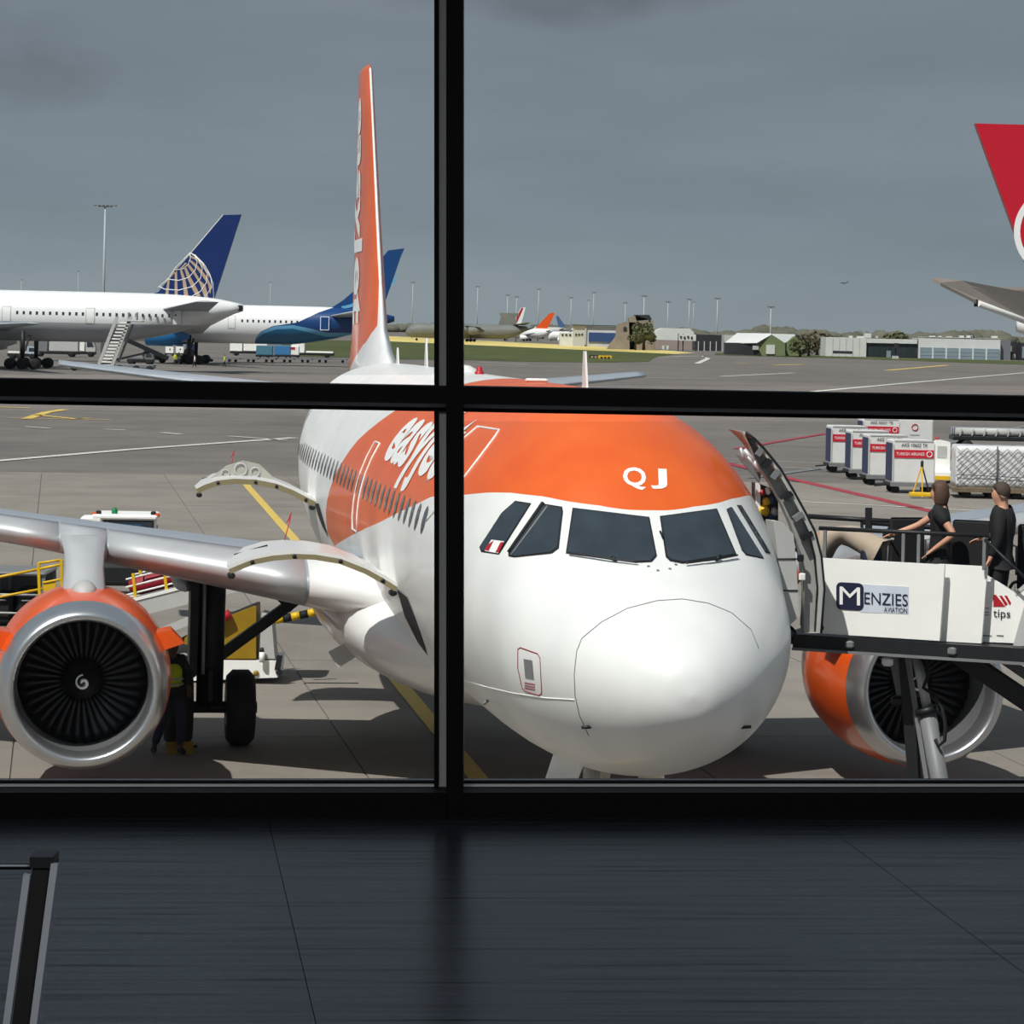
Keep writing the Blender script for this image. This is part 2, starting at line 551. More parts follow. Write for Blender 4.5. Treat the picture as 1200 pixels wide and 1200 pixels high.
for i in range(0, 18):
    for j in range(-8, 8):
        o = sl if first else link('concrete_slab', sl.data, apron)
        first = False
        o.location = (2 + i * 5.0, j * 5.0 + 1.7, random.uniform(-.003, .003))

M_PWHITE = mat('line_white', (206, 204, 198), .7, var=.12)
M_PYEL = mat('line_yellow', (216, 184, 92), .7, var=.1)
M_PRED = mat('line_red', (160, 54, 66), .7, var=.12)
def line(name, label, pix, w, m, z=.012):
    pts = [G(*p) for p in pix]
    b = MB()
    vs = []
    for i, p in enumerate(pts):
        d = (pts[min(i + 1, len(pts) - 1)] - pts[max(i - 1, 0)])
        n = Vector((-d.y, d.x, 0)).normalized() * (w / 2)
        vs += [(p.x + n.x, p.y + n.y, z), (p.x - n.x, p.y - n.y, z)]
    b.add(vs, [(2 * i, 2 * i + 1, 2 * i + 3, 2 * i + 2) for i in range(len(pts) - 1)])
    o = b.build(name, m)
    tag(o, kind='structure')
    return o
line('lead_in_line', '', [(283, 558), (290, 570), (345, 632), (455, 785), (560, 912), (700, 1080)], .28, M_PYEL)
line('apron_line', '', [(-60, 545), (150, 527), (345, 513)], .62, M_PWHITE)
line('taxi_line', '', [(-40, 476), (35, 478)], .8, M_PYEL)
line('taxi_line', '', [(30, 491), (55, 483), (75, 480)], .7, M_PYEL)
line('taxi_line', '', [(40, 486), (90, 491), (104, 490)], .6, M_PYEL)
line('taxi_line', '', [(10, 490), (130, 492)], .35, M_PYEL)
line('apron_line', '', [(30, 500), (58, 502)], .4, M_PWHITE)
line('apron_line', '', [(122, 503), (146, 504)], .4, M_PWHITE)
line('apron_line', '', [(190, 507), (212, 509)], .5, M_PWHITE)
line('apron_line', '', [(268, 511), (335, 516)], .4, M_PWHITE)
line('red_line', '', [(862, 526), (1009, 501), (1060, 492)], .45, M_PRED)
line('red_line', '', [(850, 542), (930, 562), (1069, 594), (1230, 632)], .55, M_PRED)
line('apron_line', '', [(846, 543), (980, 551)], .16, M_PWHITE)
line('apron_line', '', [(846, 537), (980, 544)], .12, M_PWHITE)
line('apron_line', '', [(940, 588), (1230, 603)], .30, M_PWHITE)
line('dark_joint', '', [(880, 560), (975, 547), (1010, 541)], .5, M_GREY)
line('dark_joint', '', [(1095, 523), (1215, 496)], .5, M_GREY)
line('taxi_line', '', [(930, 461), (1050, 450), (1210, 436)], 1.0, M_PWHITE)
line('taxi_line', '', [(865, 426), (905, 428), (940, 427)], 1.6, M_PYEL)
line('taxi_line', '', [(1040, 434), (1110, 428)], 1.4, M_PYEL)
line('taxi_line', '', [(690, 441), (840, 444)], .8, M_PWHITE)
line('taxi_line', '', [(745, 419), (822, 417), (830, 420), (817, 426)], 1.2, M_PWHITE)
line('taxi_line', '', [(560, 424), (620, 427)], 1.0, M_PWHITE)
line('taxi_line', '', [(845, 441), (930, 437)], 1.0, M_PWHITE)
M_GRASS = mat_ground('grass', (62, 70, 36), (78, 86, 48), (98, 102, 64), .12)
def gpoly(name, pix, m, z=.02, kind='structure', label=None, cat=None):
    b = MB()
    pts = [G(*p) for p in pix]
    b.add([(p.x, p.y, z) for p in pts], [tuple(range(len(pts)))])
    return tag(b.build(name, m), label, cat, kind=kind)
gpoly('grass_verge', [(330, 398), (480, 400), (545, 403), (700, 409), (800, 414), (767, 419), (760, 424), (700, 425), (620, 424), (545, 422), (470, 421), (330, 417)], M_GRASS)
gpoly('grass_strip', [(838, 413.5), (1230, 424), (1230, 428.5), (1000, 420.5), (838, 416)], M_GRASS)
M_FLOWER = mat_ground('yellow_flowers', (196, 172, 96), (218, 198, 124), (230, 214, 152), .05)
gpoly('flower_strip', [(455, 394), (545, 398.5), (700, 406), (790, 411.5), (815, 414), (790, 415), (700, 411), (545, 404), (455, 400)], M_FLOWER, .05, 'stuff',
      'long yellow flowering strip behind the green grass verge', 'flowers')
# ================================================================== the orange and white jet at the gate
def pchip(xs, ys, q):
    xs, ys = np.array(xs, float), np.array(ys, float)
    h = np.diff(xs)
    d = np.diff(ys) / h
    m = np.zeros(len(xs))
    m[0], m[-1] = d[0], d[-1]
    for i in range(1, len(xs) - 1):
        if d[i - 1] * d[i] > 0:
            w1, w2 = 2 * h[i] + h[i - 1], h[i] + 2 * h[i - 1]
            m[i] = (w1 + w2) / (w1 / d[i - 1] + w2 / d[i])
    q = np.array(q, float)
    i = np.clip(np.searchsorted(xs, q) - 1, 0, len(xs) - 2)
    s = (q - xs[i]) / h[i]
    return ((1 + 2 * s) * (1 - s) ** 2 * ys[i] + s * (1 - s) ** 2 * h[i] * m[i] + s * s * (3 - 2 * s) * ys[i + 1] + s * s * (s - 1) * h[i] * m[i + 1])

def body_loft(tab, stations, n=64):
    """tab rows: x, top, bottom, half width, height of the widest point"""
    T = np.array(tab, float)
    top, bot, w, zw = [pchip(T[:, 0], T[:, k], stations) for k in (1, 2, 3, 4)]
    rings = []
    for i, x in enumerate(stations):
        r = []
        for k in range(n):
            a = 2 * math.pi * k / n
            c, s = math.cos(a), math.sin(a)
            h = (top[i] - zw[i]) if c > 0 else (zw[i] - bot[i])
            r.append((x, w[i] * s, zw[i] + h * c))
        rings.append(r)
    return rings

jet = thing('passenger_jet', 'white and orange passenger jet parked nose-on at the gate, letters QJ above the cockpit', 'airplane', NOSE, math.pi / 2 + PSI)
ZC = 3.65
FT = [(0, 2.86, 2.86, 0, 2.86), (.03, 3.03, 2.70, .19, 2.865), (.1, 3.17, 2.57, .34, 2.87), (.25, 3.34, 2.42, .54, 2.89), (.5, 3.53, 2.25, .77, 2.92),
      (.8, 3.70, 2.10, .97, 2.96), (1.15, 3.86, 1.97, 1.16, 3.01), (1.6, 4.06, 1.85, 1.36, 3.08), (2.1, 4.44, 1.75, 1.54, 3.17), (2.7, 4.93, 1.67, 1.64, 3.28),
      (3.3, 5.27, 1.62, 1.75, 3.40), (4.0, 5.51, 1.59, 1.85, 3.50), (5.0, 5.66, 1.58, 1.93, 3.59), (6.5, 5.71, 1.58, 1.975, 3.64), (8, 5.72, 1.58, 1.975, 3.65),
      (20.0, 5.72, 1.58, 1.975, 3.65), (22.5, 5.72, 1.80, 1.93, 3.72), (25, 5.71, 2.35, 1.78, 3.95), (28, 5.62, 3.15, 1.38, 4.3), (31, 5.42, 4.02, .82, 4.65),
      (33, 5.16, 4.5, .38, 4.8), (33.84, 4.95, 4.68, .1, 4.82)]
st = list(np.concatenate([[.0005, .01, .03, .06, .1, .16, .25, .36, .5, .65, .8, 1.0], np.arange(1.2, 6.6, .15), np.arange(7, 20, 1.0), np.arange(20, 33.9, .5), [33.84]]))
FR = body_loft(FT, st, 72)
fb = MB()
fb.rings(FR, cap=True)
BV = BVHTree.FromPolygons([Vector(v) for v in fb.v], fb.f)
RO = AXI @ CAMP
R3 = AXI.to_3x3()
def fhit(px, py, eps=0.0):
    d = (R3 @ raydir(px, py)).normalized()
    loc, nor, _, _ = BV.ray_cast(RO, d)
    if loc is None:
        best = None
        for t in np.arange(27, 66, .4):
            l, n_, _, ds = BV.find_nearest(RO + d * t)
            if best is None or ds < best[0]:
                best = (ds, l, n_)
        loc, nor = best[1], best[2]
    if nor.dot(d) > 0: nor = -nor
    return loc + nor * eps, nor
def onX(px, py, X):                                    # ray meets the plane of constant local X
    d = R3 @ raydir(px, py)
    return RO + d * ((X - RO.x) / d.x)
def onY(px, py, Y):
    d = R3 @ raydir(px, py)
    return RO + d * ((Y - RO.y) / d.y)

# painted fuselage: white below, orange above a curved border and forward of a slanting one
low_px = [(392, 640), (445, 612), (490, 590), (506, 582), (543, 580), (575, 577), (600, 577.5), (640, 582), (700, 592), (735, 597), (765, 599)]
low = sorted([(fhit(*p)[0].x, fhit(*p)[0].z) for p in low_px])
aft_px = [(392, 640), (384, 625), (382, 597), (386, 575), (395, 552), (407, 532), (420, 515), (441, 497), (462, 482)]
aft = sorted([(fhit(*p)[0].z, fhit(*p)[0].x) for p in aft_px])
aft.append((ZC + 2.07, 11.6))
DBG = dict(low=low, aft=aft)
m = bpy.data.materials.new('fuselage_livery')
m.use_nodes = True
t = m.node_tree
b = t.nodes['Principled BSDF']
tcn = N(t, 'ShaderNodeTexCoord')
sx = N(t, 'ShaderNodeSeparateXYZ')
t.links.new(tcn.outputs['Object'], sx.inputs[0])
def fcurve(t, src, pts, kx, ky):
    n = N(t, 'ShaderNodeFloatCurve')
    cv = n.mapping.curves[0]
    P = [(min(max(a / kx, 0), 1), min(max(c / ky, 0), 1)) for a, c in pts]
    P = [(0, P[0][1])] + P + [(1, P[-1][1])]
    Q = [P[0]]
    for p in P[1:]:
        if p[0] > Q[-1][0] + 1e-4: Q.append(p)
    cv.points[0].location = Q[0]
    cv.points[1].location = Q[-1]
    for p in Q[1:-1]:
        cv.points.new(*p)
    for p in cv.points: p.handle_type = 'VECTOR'
    n.mapping.update()
    t.links.new(math_node(t, 'MULTIPLY', src, 1.0 / kx), n.inputs['Value'])
    return math_node(t, 'MULTIPLY', n.outputs[0], ky)
zl = fcurve(t, sx.outputs['X'], low, 30.0, 8.0)
xa = fcurve(t, sx.outputs['Z'], aft, 8.0, 30.0)
above = math_node(t, 'GREATER_THAN', sx.outputs['Z'], zl)
fore = math_node(t, 'LESS_THAN', sx.outputs['X'], xa)
mask = math_node(t, 'MULTIPLY', above, fore)
nn = N(t, 'ShaderNodeTexNoise')
nn.inputs['Scale'].default_value = 1.4
t.links.new(tcn.outputs['Object'], nn.inputs[0])
wcol = ramp(t, nn.outputs['Fac'], [(.3, s2l((226, 227, 226))), (.7, s2l((238, 238, 236)))])
ocol = ramp(t, nn.outputs['Fac'], [(.3, s2l((220, 88, 20))), (.7, s2l((232, 102, 26)))])
mm = N(t, 'ShaderNodeMix', data_type='RGBA')
t.links.new(mask, mm.inputs[0])
t.links.new(wcol, mm.inputs[6])
t.links.new(ocol, mm.inputs[7])
t.links.new(mm.outputs[2], b.inputs['Base Color'])
b.inputs['Roughness'].default_value = .42
b.inputs['Coat Weight'].default_value = .22
b.inputs['Coat Roughness'].default_value = .12
M_FUS = m
fus = fb.build('fuselage', M_FUS, jet, True)

def fpatch(name, pix, mtl, eps=.006, sub=2, parent=fus):
    bm = bmesh.new()
    vs = [bm.verts.new((p[0], p[1], 0)) for p in pix]
    bm.faces.new(vs)
    bmesh.ops.triangulate(bm, faces=bm.faces[:])
    for _ in range(sub):
        bmesh.ops.subdivide_edges(bm, edges=bm.edges[:], cuts=1, use_grid_fill=True)
    bmesh.ops.triangulate(bm, faces=bm.faces[:])
    for v in bm.verts:
        v.co = fhit(v.co.x, v.co.y, eps)[0]
    me = bpy.data.meshes.new(name)
    bm.to_mesh(me)
    bm.free()
    me.materials.append(mtl)
    for p in me.polygons: p.use_smooth = True
    return link(name, me, parent)
def fline(name, pix, r, mtl, eps=.0, step=5, parent=fus, closed=False):
    P = list(pix) + ([pix[0]] if closed else [])
    pts = []
    for a, c in zip(P[:-1], P[1:]):
        n = max(1, int(math.hypot(c[0] - a[0], c[1] - a[1]) / step))
        for k in range(n):
            pts.append((a[0] + (c[0] - a[0]) * k / n, a[1] + (c[1] - a[1]) * k / n))
    pts.append(P[-1])
    return MB().path([fhit(*p, eps)[0] for p in pts], r, 5).build(name, mtl, parent)
def inset(pix, k):
    cx = sum(p[0] for p in pix) / len(pix)
    cy = sum(p[1] for p in pix) / len(pix)
    out = []
    for p in pix:
        d = math.hypot(p[0] - cx, p[1] - cy)
        out.append((p[0] - (p[0] - cx) * k / d, p[1] - (p[1] - cy) * k / d))
    return out

# cockpit glazing: black seal and a glossy pane each
WS = [[(671, 595), (761, 606), (770, 652), (764, 659), (745, 660), (663, 649)],
      [(773, 605), (840, 596), (863, 650), (800, 661), (785, 658), (780, 653)],
      [(635, 590), (659, 594), (660, 600), (655, 643), (647, 649), (603, 653.5), (596, 652), (596, 647)],
      [(604, 587), (623, 590), (585, 650), (564, 647), (562, 641), (588, 601)],
      [(851, 597), (857, 594), (895, 655), (874, 651), (869, 645)],
      [(863, 592), (868, 592), (903, 649), (897, 648)]]
for k, w in enumerate(WS):
    s_ = fpatch('window_seal', w, M_BLACK, .004, 3, fus)
    fpatch('cockpit_pane', inset(w, 2.2 if k < 4 else 1.2), M_GLASS, .010, 3, s_)
fline('window_frame_bar', [(642, 594), (600, 651)], .012, M_GREY, .012)
fline('seal_strip', [(637, 590), (597, 648)], .022, M_BLACK, .012)
fpatch('window_sticker', [(577, 633), (592, 635), (585, 649), (569, 646)], M_DECALW, .014, 1)
fpatch('sticker_band', [(573, 639), (580, 634), (574, 646), (569, 645)], M_RED, .017, 1)
fpatch('sticker_band', [(588, 636), (592, 636), (586, 648), (582, 648)], M_RED, .017, 1)
# wipers
for a, c, mid in (((667, 650), (747, 662), (722, 659)), ((862, 653), (803, 663), (838, 658))):
    wp = fline('wiper', [a, mid, c], .012, M_DARK, .035)
    MB().path([fhit(*mid, .02)[0], fhit(mid[0] - (4 if a[0] < c[0] else -4), mid[1] - 3, .05)[0]], .02, 6).build('wiper_pivot', M_DARK, wp)
fline('ice_probe', [(773, 625), (776, 632)], .012, M_DARK, .03)
for q in ((760, 664), (785, 667), (771, 669), (792, 662)):
    c = fhit(*q, .0)[0]
    MB().lathe([(-.01, .0), (-.01, .016), (.015, .016), (.015, .0)], c, 'X', 8).build('rain_nozzle', M_GREY, fus)
# registration letters over the cockpit
def ftext(body, o, ux, uy, mtl, bold=.0, eps=.006, cuts=1, name='lettering'):
    vs, fs, _ = text_mesh(body, bold)
    bm = bmesh.new()
    bv = [bm.verts.new((o[0] + ux[0] * a + uy[0] * c, o[1] + ux[1] * a + uy[1] * c, 0)) for a, c in vs]
    for f in fs:
        try: bm.faces.new([bv[i] for i in f])
        except ValueError: pass
    bmesh.ops.triangulate(bm, faces=bm.faces[:])
    for _ in range(cuts):
        bmesh.ops.subdivide_edges(bm, edges=[e for e in bm.edges if e.calc_length() > 6], cuts=1)
        bmesh.ops.triangulate(bm, faces=bm.faces[:])
    for v in bm.verts: v.co = fhit(v.co.x, v.co.y, eps)[0]
    me = bpy.data.meshes.new(name)
    bm.to_mesh(me)
    bm.free()
    me.materials.append(mtl)
    return link(name, me, fus)
ftext('Q', (730, 573), (27, 2), (0, -26), M_DECALW, .02)
ftext('J', (763, 573), (19, 1), (-1, -24), M_DECALW, .03)
# radome joint, lower skin joint, door outlines, static-port plate, probes
M_JOINT = mat('skin_joint', (112, 114, 116), .6)
fline('radome_joint', [(690, 862), (679, 838), (674, 815), (673, 790), (676, 763), (682, 748), (705, 729), (735, 713), (770, 704), (800, 702), (830, 707), (857, 718), (880, 738), (889, 760)], .0065, M_JOINT)
fline('skin_joint', [(543, 797), (570, 805), (600, 812), (640, 818), (673, 820)], .008, M_DECALW)
fline('door_outline', [(500, 610), (543, 561), (580, 512), (585, 504), (560, 500), (542, 515), (500, 565)], .016, M_DECALW, .002)
plate = [(607, 761), (610, 759), (630, 766), (633, 771), (635, 812), (632, 815), (616, 810), (612, 806), (607, 783)]
fline('plate_outline', plate, .006, mat('plate_red', (150, 60, 66), .5), .002, closed=True)
fpatch('static_port_plate', [(614, 772), (624, 774), (626, 796), (616, 794)], M_GREY, .006, 1)
for y in (800, 803, 806):
    fline('plate_lettering', [(615, y), (627, y + 2)], .005, mat('plate_red', (150, 60, 66), .5), .002)
for q in ((690, 851), (872, 851)):
    a, nrm = fhit(*q)
    MB().path([a + nrm * .01 + Vector((0, -.06, 0)), a + nrm * .02 + Vector((0, .06, .0))], [.018, .018], 6).build('pitot_probe', M_DARK, fus)
for q in ((572, 821),):
    a, nrm = fhit(*q)
    MB().path([a, a + nrm * .06, a + nrm * .08 + Vector((-.06, 0, .03))], [.02, .016, .01], 6).build('angle_vane', M_GREY, fus)

# cabin windows, both sides, one mesh reused
wm = None
M_CABWIN = mat('cabin_window', (58, 62, 70), .15, var=.2)
Ta = np.array(FT)
def half_width(x): return float(pchip(Ta[:, 0], Ta[:, 3], [x])[0])
def side_y(x, z):
    zw = float(pchip(Ta[:, 0], Ta[:, 4], [x])[0]); w = half_width(x)
    h = float(pchip(Ta[:, 0], Ta[:, 1], [x])[0]) - zw
    return w * math.sqrt(max(0, 1 - ((z - zw) / h) ** 2))
WZ = 4.15
for sgn in (1, -1):
    vs = [(0, 0, 0)]
    for k in range(14):
        a = 2 * math.pi * k / 14
        dx, dz = .115 * math.cos(a), .165 * math.sin(a)
        vs.append((dx, sgn * (side_y(12, WZ + dz) - side_y(12, WZ) + .006), dz))
    vs[0] = (0, sgn * .008, 0)
    fs = [(0, 1 + k, 1 + (k + 1) % 14) for k in range(14)]
    me = bpy.data.meshes.new('cabin_window')
    me.from_pydata(vs, [], fs)
    me.materials.append(M_CABWIN)
    x = 5.9
    while x < 26.5:
        o = link('cabin_window', me, fus)
        o.location = (x, sgn * side_y(x, WZ), WZ)
        o.rotation_euler = (0, 0, -sgn * math.atan((half_width(x - .2) - half_width(x + .2)) / .4))
        x += .533
# overwing exit outlines and the name on the side
def on_side(x, z, sgn=1, eps=.006):
    y = side_y(x, z)
    n = Vector((0, sgn * y / 1.975 ** 2, (z - ZC) / 2.07 ** 2)).normalized()
    return Vector((x, sgn * y, z)) + n * eps
def side_line(pts, r, m, sgn=1, name='door_outline', closed=True):
    P = pts + ([pts[0]] if closed else [])
    out = []
    for a, c in zip(P[:-1], P[1:]):
        for k in range(6):
            out.append(on_side(a[0] + (c[0] - a[0]) * k / 6, a[1] + (c[1] - a[1]) * k / 6, sgn, .002))
    return MB().path(out + [out[0]], r, 5).build(name, m, fus)
for sgn in (1, -1):
    for x0 in (12.7,):
        side_line([(x0, 3.5), (x0 + .62, 3.5), (x0 + .62, 4.75), (x0, 4.75)], .014, M_DECALW, sgn)
    side_line([(25.2, 3.3), (26.0, 3.3), (26.0, 5.0), (25.2, 5.0)], .012, M_GREY, sgn)
def side_text(body, x0, x1, z0, z1, sgn, m, bold=.03):
    vs, fs, _ = text_mesh(body, bold, 4)
    bm = bmesh.new()
    bv = [bm.verts.new((a, c, 0)) for a, c in vs]
    for f in fs:
        try: bm.faces.new([bv[i] for i in f])
        except ValueError: pass
    bmesh.ops.triangulate(bm, faces=bm.faces[:])
    for _ in range(3):
        bmesh.ops.subdivide_edges(bm, edges=[e for e in bm.edges if abs(e.verts[0].co.y - e.verts[1].co.y) > .12], cuts=1)
        bmesh.ops.triangulate(bm, faces=bm.faces[:])
    for v in bm.verts:
        v.co = on_side(x0 + (x1 - x0) * v.co.x, z0 + (z1 - z0) * v.co.y, sgn, .008)
    me = bpy.data.meshes.new('airline_name')
    bm.to_mesh(me)
    bm.free()
    me.materials.append(m)
    return link('airline_name', me, fus)
side_text('easyJet', 11.6, 6.4, 4.33, 5.42, 1, M_DECALW)
side_text('easyJet', 6.4, 11.6, 4.33, 5.42, -1, M_DECALW)

# belly fairing and wings
BT = [(8.0, 2.3, 1.8, .3, 2.05), (9.0, 2.55, 1.55, 1.1, 2.1), (10.0, 2.85, 1.38, 1.75, 2.2), (11.3, 3.05, 1.28, 2.18, 2.28), (14, 3.15, 1.22, 2.38, 2.35), (17, 3.0, 1.25, 2.25, 2.25), (19, 2.6, 1.45, 1.5, 2.1), (20.2, 2.3, 1.8, .2, 2.0)]
MB().rings(body_loft(BT, list(np.linspace(8.0, 20.2, 30)), 40)).build('belly_fairing', M_WHITE, jet, True)
AF = [0, .004, .015, .035, .07, .12, .2, .32, .45, .6, .75, .88, 1.0]
def foil(xi, tc):
    return 5 * tc * (.2969 * math.sqrt(xi) - .126 * xi - .3516 * xi ** 2 + .2843 * xi ** 3 - .1015 * xi ** 4)
def wing_at(secs, Y):
    ys = [s[0] for s in secs]
    return [float(np.interp(Y, ys, [s[k] for s in secs])) for k in (1, 2, 3, 4)]
def wing_ring(secs, Y, sgn, inc, up=(0, 1), lo=(0, 1), off=0.0):
    le, ch, z, tc = wing_at(secs, Y)
    pu = [x for x in AF if up[0] <= x <= up[1]]
    pl = [x for x in AF if lo[0] < x <= lo[1]]
    r = []
    for xi in reversed(pu): r.append((xi, foil(xi, tc) * 1.05 + .015 * math.sin(math.pi * xi)))
    for xi in pl: r.append((xi, -foil(xi, tc) * .95 + .015 * math.sin(math.pi * xi)))
    out = []
    for xi, t_ in r:
        k = off * (1 if t_ >= 0 else -1)
        out.append((le + xi * ch - (off if xi < .02 else 0), sgn * Y, z + t_ * ch - xi * ch * inc + k))
    return out
WSEC = [(1.2, 10.75, 6.8, 2.62, .14), (1.95, 11.15, 6.35, 2.74, .14), (6.4, 13.5, 4.05, 3.33, .12), (17.0, 18.9, 1.5, 4.55, .105)]
WY_ = [1.2, 1.95, 3, 4, 5, 5.75, 6.4, 8, 10, 12, 14, 16, 17]
for sgn in (1, -1):
    wg = MB().rings([wing_ring(WSEC, y, sgn, .055) for y in WY_]).build('wing', M_WINGGREY, jet, True)
    for a, c in ((2.75, 5.42), (6.1, 9.4), (9.45, 12.9), (12.95, 16.4)):
        MB().rings([wing_ring(WSEC, y, sgn, .055, (0, .13), (0, .07), .006) for y in np.linspace(a + .01, c - .01, 6)]).build('slat', M_ALU, wg, True)
    MB().rings([wing_ring(WSEC, y, sgn, .055, (0, .13), (0, .07), .008) for y in (5.44, 5.75, 6.08)]).build('slat', M_ALU, wg, True)
    MB().rings([wing_ring(WSEC, y, sgn, .055, (0, .2), (0, .12), .012) for y in (1.3, 1.9, 2.3, 2.72)]).build('wing_root_fairing', M_WHITE, wg, True)
    for y in (4.2, 8.6, 12.4):
        le, ch, z, tc = wing_at(WSEC, y)
        prof = [(0, .01), (.4, .12), (1.2, .18), (2.2, .14), (2.9, .02)]
        MB().lathe(prof, (le + ch * .62, sgn * y, z - .30 * ch * .3 - .12), 'X', 12).build('flap_track_fairing', M_WINGGREY, wg)
    le, ch, z, tc = wing_at(WSEC, 17.0)
    MB().prism([(le + .2, sgn * 17.0, z), (le + .9, sgn * 17.02, z + .75), (le + 1.7, sgn * 17.02, z + .8), (le + 1.55, sgn * 17.0, z), (le + 1.8, sgn * 17.02, z - .6), (le + 1.2, sgn * 17.02, z - .5)], (0, sgn * .05, 0)).build('wingtip_fence', M_WHITE, wg)

# engines
EX, EY, EZ = 10.42, 5.75, 1.58
M_INLET = mat('inlet_liner', (120, 121, 124), .45, .4)
M_SPIN = mat('spinner_black', (24, 24, 26), .4)
for sgn in (1, -1):
    c = (EX, sgn * EY, EZ)
    outer = [(.42, 1.115), (.8, 1.165), (1.3, 1.195), (2.0, 1.20), (2.7, 1.13), (3.3, .98), (3.55, .90), (3.55, .86), (3.0, .86)]
    eng = MB().lathe(outer, c, 'X', 56).build('engine_nacelle', M_ORANGE, jet)
    lip = [(.42, 1.117), (.25, 1.09), (.12, 1.05), (.05, 1.015), (.01, .975), (0, .945), (.015, .915), (.06, .89), (.14, .872), (.25, .862), (.34, .858)]
    MB().lathe(lip, c, 'X', 56).build('inlet_lip', M_SILVER, eng)
    MB().lathe([(.34, .858), (.7, .862), (1.0, .868), (1.35, .868)], c, 'X', 56).build('inlet_duct', M_INLET, eng)
    MB().lathe([(1.3, .87), (1.3, .2)], c, 'X', 40).build('fan_backplate', M_BLACK, eng)
    MB().lathe([(.62, .001), (.66, .06), (.8, .17), (.95, .25), (1.1, .285), (1.25, .29)], c, 'X', 32).build('spinner', M_SPIN, eng)
    MB().lathe([(3.0, .62), (3.7, .56), (4.5, .38), (4.5, .3), (4.2, .3)], c, 'X', 32).build('core_nozzle', M_DARK, eng)
    MB().lathe([(4.1, .27), (4.6, .2), (5.0, .02)], c, 'X', 20).build('exhaust_cone', M_DARK, eng)
    sp = []
    for k in range(26):
        th = k / 25 * 2 * math.pi * 1.25
        r = .018 + .085 * k / 25
        sp.append((c[0] + .605 + r * .80, c[1] - sgn * 0 + r * math.cos(th), c[2] + r * math.sin(th)))
    MB().path(sp, [.012 + .012 * math.sin(math.pi * min(1, k / 20)) for k in range(26)], 6).build('spinner_spiral', M_DECALW, eng)
    # fan blade, wide chord, twisted
    bl = MB()
    rr = []
    for r, ch, tw in ((.26, .20, .45), (.40, .22, .65), (.58, .24, .9), (.74, .25, 1.05), (.855, .25, 1.12)):
        ring = []
        for f_, th in ((-.5, .0), (-.2, .010), (.2, .010), (.5, .0), (.2, -.010), (-.2, -.010)):
            a, e = f_ * ch, th
            ring.append((a * math.cos(tw) - e * math.sin(tw), a * math.sin(tw) + e * math.cos(tw), r))
        rr.append(ring)
    bl.rings(rr)
    blade = bl.build('fan_blade', M_FAN, eng)
    for k in range(36):
        o = blade if k == 0 else link('fan_blade', blade.data, eng)
        o.location = (c[0] + 1.08, c[1], c[2])
        o.rotation_euler = (2 * math.pi * k / 36, 0, 0)
    # cowl tags
    for s2 in (1, -1):
        a = math.radians(62 * s2)
        p = Vector((c[0] + .75, c[1] + 1.16 * math.sin(a), c[2] + 1.16 * math.cos(a)))
        o_ = Vector((0, math.sin(a + .25 * s2), math.cos(a + .25 * s2)))
        t_ = Vector((0, math.cos(a), -math.sin(a)))
        MB().prism([p - t_ * .13 - o_ * .03, p + t_ * .13 - o_ * .03, p + t_ * .12 + o_ * .2, p - t_ * .10 + o_ * .27], (.5, 0, 0)).build('nacelle_strake', M_ORANGE, eng)
    # pylon
    py = MB()
    rings = []
    for z, x0, x1, w in ((EZ + 1.02, EX + 1.1, EX + 4.4, .31), (EZ + 1.17, EX + 1.35, EX + 4.6, .29), (2.98, EX + 1.75, EX + 4.8, .27), (3.18, EX + 2.1, EX + 5.0, .28), (3.38, EX + 2.6, EX + 5.2, .34)):
        y0 = sgn * EY
        rings.append([(x0, y0 - w * .45, z), (x0, y0 + w * .45, z), (x0 + .14, y0 + w * .9, z), (x0 + .4, y0 + w, z), (x1, y0 + w * .6, z), (x1, y0 - w * .6, z), (x0 + .4, y0 - w, z), (x0 + .14, y0 - w * .9, z)])
    py.rings(rings)
    py.build('pylon', M_ALU, jet, True)
    MB().lathe([(0, .01), (.05, .1), (.2, .16), (.5, .18), (.7, .05)], (EX + .92, sgn * EY, EZ + 1.12), 'X', 16).build('pylon_fairing', M_LGREY, jet)

# landing gear
for sgn in (1, -1):
    gx, gy = 16.11, sgn * 3.795
    g = MB().tube((gx, gy, .62), (gx, gy, 2.95), .2, .22, 16).build('main_gear', M_DARK, jet)
    MB().tube((gx, gy, .55), (gx, gy, 1.3), .10, .10, 12).build('oleo', M_DARK, g)
    MB().tube((gx, gy - .72, .58), (gx, gy + .72, .58), .09, .09, 12).build('axle', M_DARK, g)
    MB().beam((gx, gy, 1.25), (gx + .1, gy - sgn * 1.75, 2.55), .13, .16).build('side_brace', M_DARK, g)
    MB().beam((gx - .1, gy - sgn * 1.2, 2.05), (gx - .1, gy - sgn * .25, 2.95), .05, .06).build('lock_link', M_DARK, g)
    MB().tube((gx - .2, gy + sgn * .12, 1.1), (gx - .2, gy + sgn * .12, 2.9), .03, .03, 8).build('hydraulic_line', M_LGREY, g)
    MB().box((gx, gy + sgn * .27, 2.0), (.7, .12, 1.8)).build('gear_door', M_DARK, g)
    MB().beam((gx - .3, gy, .7), (gx - .18, gy, 1.15), .06, .05).build('torque_link', M_DARK, g)
    for k in (-.465, .465):
        w_ = MB().wheel((gx, gy + k, .575), .575, .42, 'Y', 28).build('wheel', M_BLACK, g)
        MB().lathe([(-.216, .28), (-.205, .1), (.205, .1), (.216, .28)], (gx, gy + k, .575), 'Y', 20).build('wheel_hub', M_GREY, w_)
g = MB().tube((5.07, 0, .4), (5.07, 0, 1.9), .09, .11, 12).build('nose_gear', M_LGREY, jet)
